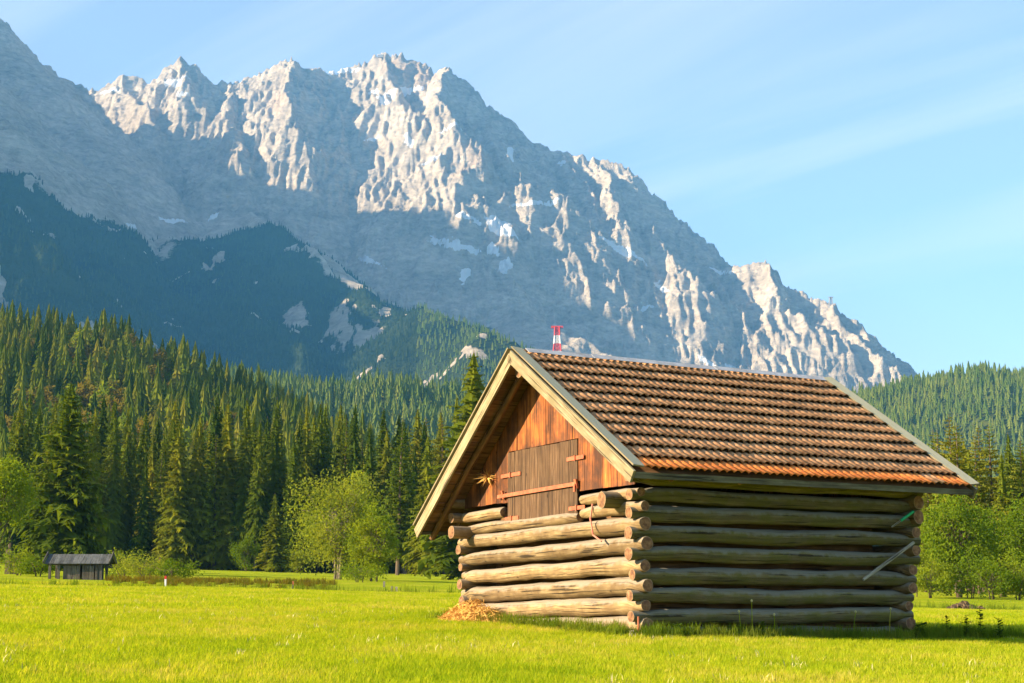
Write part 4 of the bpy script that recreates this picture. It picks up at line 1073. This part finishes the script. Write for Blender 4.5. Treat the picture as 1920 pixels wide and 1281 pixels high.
for i in single:
    o = mobj(NM[idx[i]][0], MID[idx[i]]); o.location = (X[i], Y[i], Z[i] - 0.3); s_ = H[i]; o.scale = (s_, s_, s_); o.rotation_euler = (0, 0, rnd.uniform(0, 6.28))
    px_ = 960 + 2934 * X[i] / Y[i]
    zn = ('lower ' if Y[i] < 335 else 'upper ') + ('left part of the wooded hillside' if px_ < 300 else 'middle part of the wooded hillside' if px_ < 620 else 'right part of the wooded hillside')
    prop(o, NM[idx[i]][1].split(' on the')[0] + ' on the ' + zn, 'tree', 'trees on the ' + zn)
gn_scatter('hillside_forest', np.stack([X, Y, Z - 0.3], 1)[rest], H[rest], r_.uniform(0, 6.28, len(X))[rest], idx[rest], MID, 'mixed forest covering the hill behind the meadow')
X, Y, r_ = scatter_points(26000, -0.40, 0.22, 950, 1560, 4)
k = thin(X, Y, 7.0, 1); X, Y = X[k], Y[k]; Z = foot_z(X, Y)
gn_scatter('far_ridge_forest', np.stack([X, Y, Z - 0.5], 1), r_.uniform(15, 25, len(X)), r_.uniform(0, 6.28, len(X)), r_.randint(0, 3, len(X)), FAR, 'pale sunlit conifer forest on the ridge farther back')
X, Y, r_ = scatter_points(40000, 0.14, 0.42, 1250, 2060, 6)
k = thin(X, Y, 6.5, 1); X, Y = X[k], Y[k]; Z = foot_z(X, Y)
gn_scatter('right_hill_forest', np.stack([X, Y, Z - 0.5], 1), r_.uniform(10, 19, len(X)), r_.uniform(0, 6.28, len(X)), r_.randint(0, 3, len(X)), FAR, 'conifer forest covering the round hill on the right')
# forest under the cliffs, its shade put into the needle colour
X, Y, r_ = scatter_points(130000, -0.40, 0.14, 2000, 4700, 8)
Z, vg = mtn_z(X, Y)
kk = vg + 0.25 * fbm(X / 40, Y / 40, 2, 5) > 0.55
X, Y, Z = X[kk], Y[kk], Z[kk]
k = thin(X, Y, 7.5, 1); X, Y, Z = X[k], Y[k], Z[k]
gn_scatter('mountain_forest', np.stack([X, Y, Z - 1.0], 1), r_.uniform(8, 17, len(X)), r_.uniform(0, 6.28, len(X)), r_.randint(0, 3, len(X)) + 3 * ((X / Y > -0.062) & (Y < 3300)), FARD + FAR, 'dark shaded conifer forest on the slopes under the cliffs')  # trees on the sunlit ridge take the brighter needles instead
# ------------------------------------------------------------------ small shed on the left
SY = 84.0
c0 = at(150, 1085, SY); shz = float(ground_z(c0.x, SY)) - 0.45
shed = empty('field_shed', (c0.x, SY, shz), R(4)); shed.scale = (0.92, 0.92, 0.9); prop(shed, 'small grey plank field shed at the far left edge of the meadow', 'shed')
def SB(name, A, B, w, t, mat): 
    mb = MB(); mb.beam(A, B, w, t); return mb.build(name, mat, shed)
nb = 13
for i in range(nb):                                         # two boarded bays of the front
    x = -0.72 + i * 0.135
    if i == 7: continue
    SB('wall_board', (x, -0.9 + (0.02 if i < 7 else -0.03), 0.02), (x, -0.9 + (0.02 if i < 7 else -0.03), 1.30 + rnd.uniform(-.02, .02)), (0.064, 0, 0), (0, 0.012, 0), M['shed_wood'])
for x in (-1.55, -1.05, 1.1, 1.35):
    for y in (-0.9, 0.9): SB('post', (x, y, -0.2), (x, y, 1.38), (0.07, 0, 0), (0, 0.07, 0), M['shed_wood'])
for i in range(6): SB('wall_board', (1.08, -0.7 + i * 0.26, 0.02), (1.08, -0.7 + i * 0.26, 1.35), (0, 0.12, 0), (0.012, 0, 0), M['shed_wood'])
for i in range(6): SB('wall_board', (-0.8, -0.7 + i * 0.26, 0.02), (-0.8, -0.7 + i * 0.26, 1.35), (0, 0.12, 0), (0.012, 0, 0), M['shed_wood'])
for i in range(12): SB('wall_board', (-0.75 + i * 0.155, 0.85, 0.02), (-0.75 + i * 0.155, 0.85, 1.35), (0.075, 0, 0), (0, 0.012, 0), M['shed_wood'])
SB('beam', (-1.7, -0.9, 1.40), (1.6, -0.9, 1.40), (0, 0, 0.06), (0, 0.06, 0), M['shed_wood']); SB('beam', (-1.7, 0.9, 1.40), (1.6, 0.9, 1.40), (0, 0, 0.06), (0, 0.06, 0), M['shed_wood'])
for sg in (-1, 1):
    nrm = Vector((0, sg * 0.5, 1)).normalized(); dn = Vector((0, sg * 1, -0.5)).normalized()
    for i in range(14):
        x = -1.72 + i * 0.262
        p0 = Vector((x, 0, 1.98)) ; SB('roof_board', p0, p0 + dn * 1.28, (0.128, 0, 0), nrm * (0.012 + 0.004 * (i % 2)), M['shed_roof'])
    for x in (-1.90, 1.86):
        p0 = Vector((x, 0, 2.07)); SB('barge_board', p0 - dn * 0.08, p0 + dn * 1.34, nrm * 0.08, (0.02, 0, 0), M['shed_wood'])
# ------------------------------------------------------------------ posts and small field things
def post(px, py_top, py_bot, Y, mat, name, label, w=0.05, cap=None, lean=0.0):
    a = at(px, py_bot, Y); X = a.x; zb = float(ground_z(X, Y)) - 0.1; zt = at(px, py_top, Y).z
    mb = MB(); mb.beam((X, Y, zb), (X + lean, Y, zt), (w, 0, 0), (0, w, 0), jit=0.006); o = mb.build(name, mat, None); prop(o, label, 'post')
    if cap:
        mb = MB(); mb.beam((X + lean, Y, zt - 0.12), (X + lean, Y, zt + 0.01), (w * 1.15, 0, 0), (0, w * 1.15, 0)); c = mb.build('painted_tip', cap, o)
post(310, 1080, 1097, 66, M['white_paint'], 'marker_post', 'white marker post with red tip near the small shed', 0.035, M['red_paint'])
post(548, 1090, 1113, 64, M['grey_wood'], 'marker_post', 'thin pale post with orange tip standing alone in the meadow', 0.03, M['rust'], 0.02)
post(735, 1099, 1113, 74, M['grey_wood'], 'fence_post', 'left one of two short dark posts right of the bushy tree', 0.055)
post(743, 1100, 1113, 74, M['grey_wood'], 'fence_post', 'right one of two short dark posts right of the bushy tree', 0.055)
post(720, 1090, 1110, 80, M['grey_wood'], 'fence_post', 'short post at the edge of the dark bush', 0.05)
post(527, 1087, 1094, 120, M['grey_wood'], 'fence_post', 'tiny post on the paddock left of the bright tree', 0.06)
post(1808, 1128, 1140, 72, M['grey_wood'], 'fence_post', 'small stake standing in the earth pile right of the barn', 0.03)
post(16, 1030, 1050, 98, M['bark'], 'old_post', 'thick brown old post near the left picture edge', 0.16)
post(27, 1042, 1050, 98, M['bark'], 'old_post', 'shorter brown old post beside the thick one', 0.11)
mb = MB(); c = at(1806, 1137, 71); zz = float(ground_z(c.x, 71))
for k in range(60):
    a = rnd.uniform(0, 6.28); q = rnd.random(); p = Vector((c.x + math.cos(a) * q * 0.9, 71 + math.sin(a) * q * 0.5, zz + 0.30 * (1 - q)))
    mb.beam(p, p + Vector((rnd.uniform(-.2, .2), rnd.uniform(-.1, .1), rnd.uniform(0.02, .12))), (0.08, 0.02, 0), (0, 0.05, 0.05), jit=0.03)
prop(mb.build('earth_pile', M['earth'], None), 'small reddish brown earth pile in the meadow right of the barn', 'earth')

# ------------------------------------------------------------------ cable-car towers
def tower(name, base, H, wb, wt, bands, label, head=True, legr=0.5):
    root = empty(name, base); prop(root, label, 'tower')
    def w(t): return wb + (wt - wb) * min(1, t / 0.86) ** 0.8
    for sx in (-1, 1):
        for sy in (-1, 1):
            for (t0, t1, m) in bands:
                mb = MB(); mb.tube([(sx * w(t0), sy * w(t0), t0 * H), (sx * w(t1), sy * w(t1), t1 * H)], legr, 5); mb.build('leg', M[m], root)
    for (t0, t1, m) in bands:
        mb = MB(); n = max(1, round((t1 - t0) * 9))
        for i in range(n):
            a = t0 + (t1 - t0) * i / n; b = t0 + (t1 - t0) * (i + 1) / n
            for p, q in (((-1, -1), (1, -1)), ((1, -1), (1, 1)), ((1, 1), (-1, 1)), ((-1, 1), (-1, -1))):
                for (ta, tb_) in ((a, b), (b, a)):
                    mb.tube([(p[0] * w(ta), p[1] * w(ta), ta * H), (q[0] * w(tb_), q[1] * w(tb_), tb_ * H)], legr * 0.55, 4, cap=False)
                mb.tube([(p[0] * w(b), p[1] * w(b), b * H), (q[0] * w(b), q[1] * w(b), b * H)], legr * 0.55, 4, cap=False)
        mb.build('bracing', M[m], root)
    if head:
        mb = MB(); m = M[bands[-1][2]]
        mb.beam((-wt * 2.6, 0, H), (wt * 2.6, 0, H), (0, wt * 0.9, 0), (0, 0, H * 0.022)); mb.beam((-wt * 1.3, 0, H * 0.95), (wt * 1.3, 0, H * 0.95), (0, wt * 0.9, 0), (0, 0, H * 0.03))
        mb.build('cable_head', m, root)
    return root
tb_ = at(1045, 690, 2420)
tower('cable_car_tower', (tb_.x, tb_.y, tb_.z - 6), at(1045, 613, 2420).z - tb_.z + 6, 9.5, 3.6, [(0.0, 0.13, 'red_paint'), (0.13, 0.45, 'white_paint'), (0.45, 0.62, 'red_paint'), (0.62, 0.80, 'white_paint'), (0.80, 1.0, 'red_paint')],
      'red and white lattice cable car tower above the barn ridge', legr=1.1)
tb_ = at(1556, 588, 4880)
tower('cable_car_tower', (tb_.x, tb_.y - 20, tb_.z - 10), 60, 9, 3, [(0, 1, 'steel')], 'thin grey cable car tower on the right mountain ridge', legr=0.9)
sb = at(714, 106, 5730); st_ = empty('summit_station', (sb.x, sb.y - 15, sb.z - 10)); prop(st_, 'small summit station on top of the highest peak', 'building')
mb = MB(); mb.beam((-9, 0, 6), (11, 0, 6), (0, 6, 0), (0, 0, 5)); mb.build('wall', M['steel'], st_)
mb = MB(); mb.beam((-12, 0, 11.5), (14, 0, 12.5), (0, 7, 0), (0, 0, 0.8)); mb.build('roof', M['white_paint'], st_)
mb = MB(); mb.tube([(8, 0, 11), (9, 0, 27)], 0.9, 5); mb.build('mast', M['steel'], st_)

# ------------------------------------------------------------------ grass
def clump(seed, nb, h0, h1, spread, wd, lean=0.45):
    r = random.Random(seed); V = []; Fc = []
    for i in range(nb):
        a = r.uniform(0, 6.28); q = spread * math.sqrt(r.random()); x, y = math.cos(a) * q, math.sin(a) * q
        h = r.uniform(h0, h1); b = r.uniform(0, 6.28); l = h * lean * r.uniform(0.3, 1.5); w = wd * r.uniform(0.7, 1.3)
        dx, dy = math.cos(b), math.sin(b); ex, ey = -dy * w, dx * w; k = len(V)
        V += [(x - ex, y - ey, -0.02), (x + ex, y + ey, -0.02), (x + dx * l * 0.35 + ex * 0.8, y + dy * l * 0.35 + ey * 0.8, h * 0.6), (x + dx * l * 0.35 - ex * 0.8, y + dy * l * 0.35 - ey * 0.8, h * 0.6), (x + dx * l, y + dy * l, h)]
        Fc += [(k, k + 1, k + 2, k + 3), (k + 3, k + 2, k + 4)]
    return V, Fc
GR = [make_mesh('grass_clump', *clump(i, 22, 0.05, 0.12, 0.16, 0.0042), [M['grass']]) for i in range(4)]
GR2 = [make_mesh('grass_clump_wide', *clump(20 + i, 26, 0.07, 0.15, 0.34, 0.009), [M['grass']]) for i in range(3)]
def in_barn(X, Y, m=0.0):
    dx, dy = X - 2.156, Y - 26; c, s = math.cos(R(30)), math.sin(R(30)); u = dx * c + dy * s; v = -dx * s + dy * c
    return (u > -0.05 - m) & (u < BL + 0.05 + m) & (v > -0.05 - m) & (v < BW + 0.05 + m)
X, Y, r_ = scatter_points(30000, -0.42, 0.42, 11, 34, 12)
k = ~in_barn(X, Y); X, Y = X[k], Y[k]
gn = gn_scatter('meadow_grass', np.stack([X, Y, ground_z(X, Y)], 1), r_.uniform(0.5, 0.95, len(X)), r_.uniform(0, 6.28, len(X)), r_.randint(0, 4, len(X)), GR, 'short bright meadow grass in front of the barn'); prop(gn, cat='grass')
X, Y, r_ = scatter_points(34000, -0.40, 0.40, 33, 74, 13)
gn = gn_scatter('far_meadow_grass', np.stack([X, Y, ground_z(X, Y)], 1), r_.uniform(0.5, 0.95, len(X)), r_.uniform(0, 6.28, len(X)), r_.randint(0, 3, len(X)), GR2, 'short bright meadow grass beyond the barn'); prop(gn, cat='grass')
# taller rough grass along the log walls and in the ditch
TALL = [make_mesh('tall_grass_clump', *clump(40 + i, 16, 0.12, 0.32, 0.12, 0.006, 0.5), [M['grass_tall']]) for i in range(4)]
pts = []
for i in range(1500):
    e = rnd.random()
    if e < 0.5: u, v = rnd.uniform(-0.4, BL + 1.6), -0.30 - abs(rnd.gauss(0, 0.28))
    elif e < 0.8: u, v = -0.30 - abs(rnd.gauss(0, 0.25)), rnd.uniform(-0.4, BW + 0.3)
    else: u, v = BL + rnd.uniform(0.2, 2.6), rnd.uniform(-0.9, 0.6)
    c, s = math.cos(R(30)), math.sin(R(30)); pts.append((2.156 + u * c - v * s, 26 + u * s + v * c))
for i in range(2600):
    X1 = rnd.uniform(-32, 30); Y1 = 67 + 2.5 * math.sin(X1 * 0.09) + 0.12 * X1 + rnd.gauss(4, 2.2); pts.append((X1, Y1))
pts = np.array(pts); n1 = 1500
sc_ = np.concatenate([NR.uniform(0.5, 1.0, n1), NR.uniform(0.9, 1.9, len(pts) - n1)])
gn = gn_scatter('rough_grass', np.stack([pts[:, 0], pts[:, 1], ground_z(pts[:, 0], pts[:, 1])], 1), sc_, NR.uniform(0, 6.28, len(pts)), NR.randint(0, 4, len(pts)), TALL, 'taller rough grass along the barn walls and the meadow edge'); prop(gn, cat='grass')
# pale dry stalks and clover heads scattered in the meadow
DRY = [make_mesh('dry_stalk_clump', *clump(80 + i, 7, 0.05, 0.13, 0.10, 0.005, 0.6), [M['flower']]) for i in range(3)]
X, Y, r_ = scatter_points(3200, -0.40, 0.40, 12, 60, 17); k = ~in_barn(X, Y, 0.2) & (fbm(X * 0.15, Y * 0.15, 3, 44) > -0.05); X, Y = X[k], Y[k]
gn = gn_scatter('dry_stalks', np.stack([X, Y, ground_z(X, Y)], 1), r_.uniform(0.5, 1.1, len(X)), r_.uniform(0, 6.28, len(X)), r_.randint(0, 3, len(X)), DRY, 'pale dry stalks and clover heads among the meadow grass'); prop(gn, cat='grass')
# brown herbs on the bank behind the mown meadow
BANK = [make_mesh('bank_herb_clump', *clump(60 + i, 40, 0.15, 0.5, 0.35, 0.02, 0.7), [M['leaf_autumn']]) for i in range(3)]
bp_ = []
for i in range(260):
    px = rnd.choice((rnd.uniform(335, 625), rnd.uniform(335, 625), rnd.uniform(200, 335))); Y1 = 77 + rnd.gauss(0, 2.6); bp_.append((px2X(px, Y1), Y1))
bp_ = np.array(bp_)
gn = gn_scatter('bank_herbs', np.stack([bp_[:, 0], bp_[:, 1], ground_z(bp_[:, 0], bp_[:, 1]) + 0.1], 1), NR.uniform(0.25, 0.75, len(bp_)), NR.uniform(0, 6.28, len(bp_)), NR.randint(0, 3, len(bp_)), BANK, 'brownish herbs on the low bank behind the mown meadow'); prop(gn, cat='herbs')
# flower stalks before the shaded log wall
def stalk(u, v, h, kind, label):
    c, s = math.cos(R(30)), math.sin(R(30)); X1, Y1 = 2.156 + u * c - v * s, 26 + u * s + v * c; z = float(ground_z(X1, Y1))
    root = empty('seed_stalk' if kind == 0 else 'weed', (X1, Y1, z)); prop(root, label, 'plant', 'seed stalks and weeds along the barn')
    mb = MB(); bx_, by_ = rnd.uniform(-.05, .05), rnd.uniform(-.05, .05)
    mb.tube([(0, 0, -0.03), (bx_ * 0.4, by_ * 0.4, h * 0.6), (bx_, by_, h)], [0.007, 0.006, 0.005], 5); mb.build('stem', M['weed'] if kind else M['grass'], root)
    if kind == 0:
        mb = MB(); n = 6
        for i in range(4):
            t = i / 3; rr = 0.022 * math.sin(math.pi * (0.12 + 0.76 * t))
            for k in range(n): mb.v.append((bx_ + rr * math.cos(k * 1.047), by_ + rr * math.sin(k * 1.047), h - 0.01 + 0.045 * t)); mb.u.append((0, 0))
        for i in range(3):
            for k in range(n): mb.f.append((i * n + k, i * n + (k + 1) % n, (i + 1) * n + (k + 1) % n, (i + 1) * n + k))
        mb.build('seed_head', M['flower'], root)
    else:
        mb = MB()
        for i in range(60):
            zz_ = rnd.uniform(0.1, 1.0) * h; a = rnd.uniform(0, 6.28); l = rnd.uniform(0.07, 0.19) * (1.2 - zz_ / h * 0.5); d = Vector((math.cos(a), math.sin(a), rnd.uniform(-0.1, 0.5))); e = Vector((-math.sin(a), math.cos(a), 0)) * l * 0.25; p = Vector((bx_ * zz_ / h, by_ * zz_ / h, zz_))
            mb.add([p, p + d * l * 0.5 + e, p + d * l, p + d * l * 0.5 - e], [(0, 1, 2, 3)], [(0, 0)] * 4)
        mb.build('leaves', M['weed'], root)
for i, (u, h, nm) in enumerate(((1.62, 0.44, 'pale seed stalk, second from the near corner, by the log wall'), (1.86, 0.62, 'tallest pale seed stalk before the shaded log wall'), (2.35, 0.40, 'bent pale seed stalk right of the tallest one'), (4.1, 0.48, 'pale seed stalk before the middle right of the log wall'), (4.95, 0.54, 'pale seed stalk nearest the leaning pole'))):
    stalk(u, -0.55, h, 0, nm)
WL = ['leafy weed %s' % q for q in ('by the right end of the log wall', 'at the left end of the barn shadow', 'tall and branching in the barn shadow', 'in the middle of the barn shadow', 'beside the tall branching weed', 'near the right picture edge in shadow', 'at the right picture edge', 'by the corner stone of the right wall end', 'low before the log wall middle', 'low near the near barn corner')]
for (u, v, h), nm in zip(((5.95, -0.35, 0.3), (6.4, -0.5, 0.42), (7.0, -0.75, 0.62), (7.3, -0.9, 0.4), (6.8, -0.6, 0.45), (8.1, -1.5, 0.42), (8.6, -1.8, 0.5), (5.7, -0.5, 0.28), (2.1, -0.5, 0.28), (0.3, -0.55, 0.22)), WL):
    stalk(u, v, h, 1, nm)
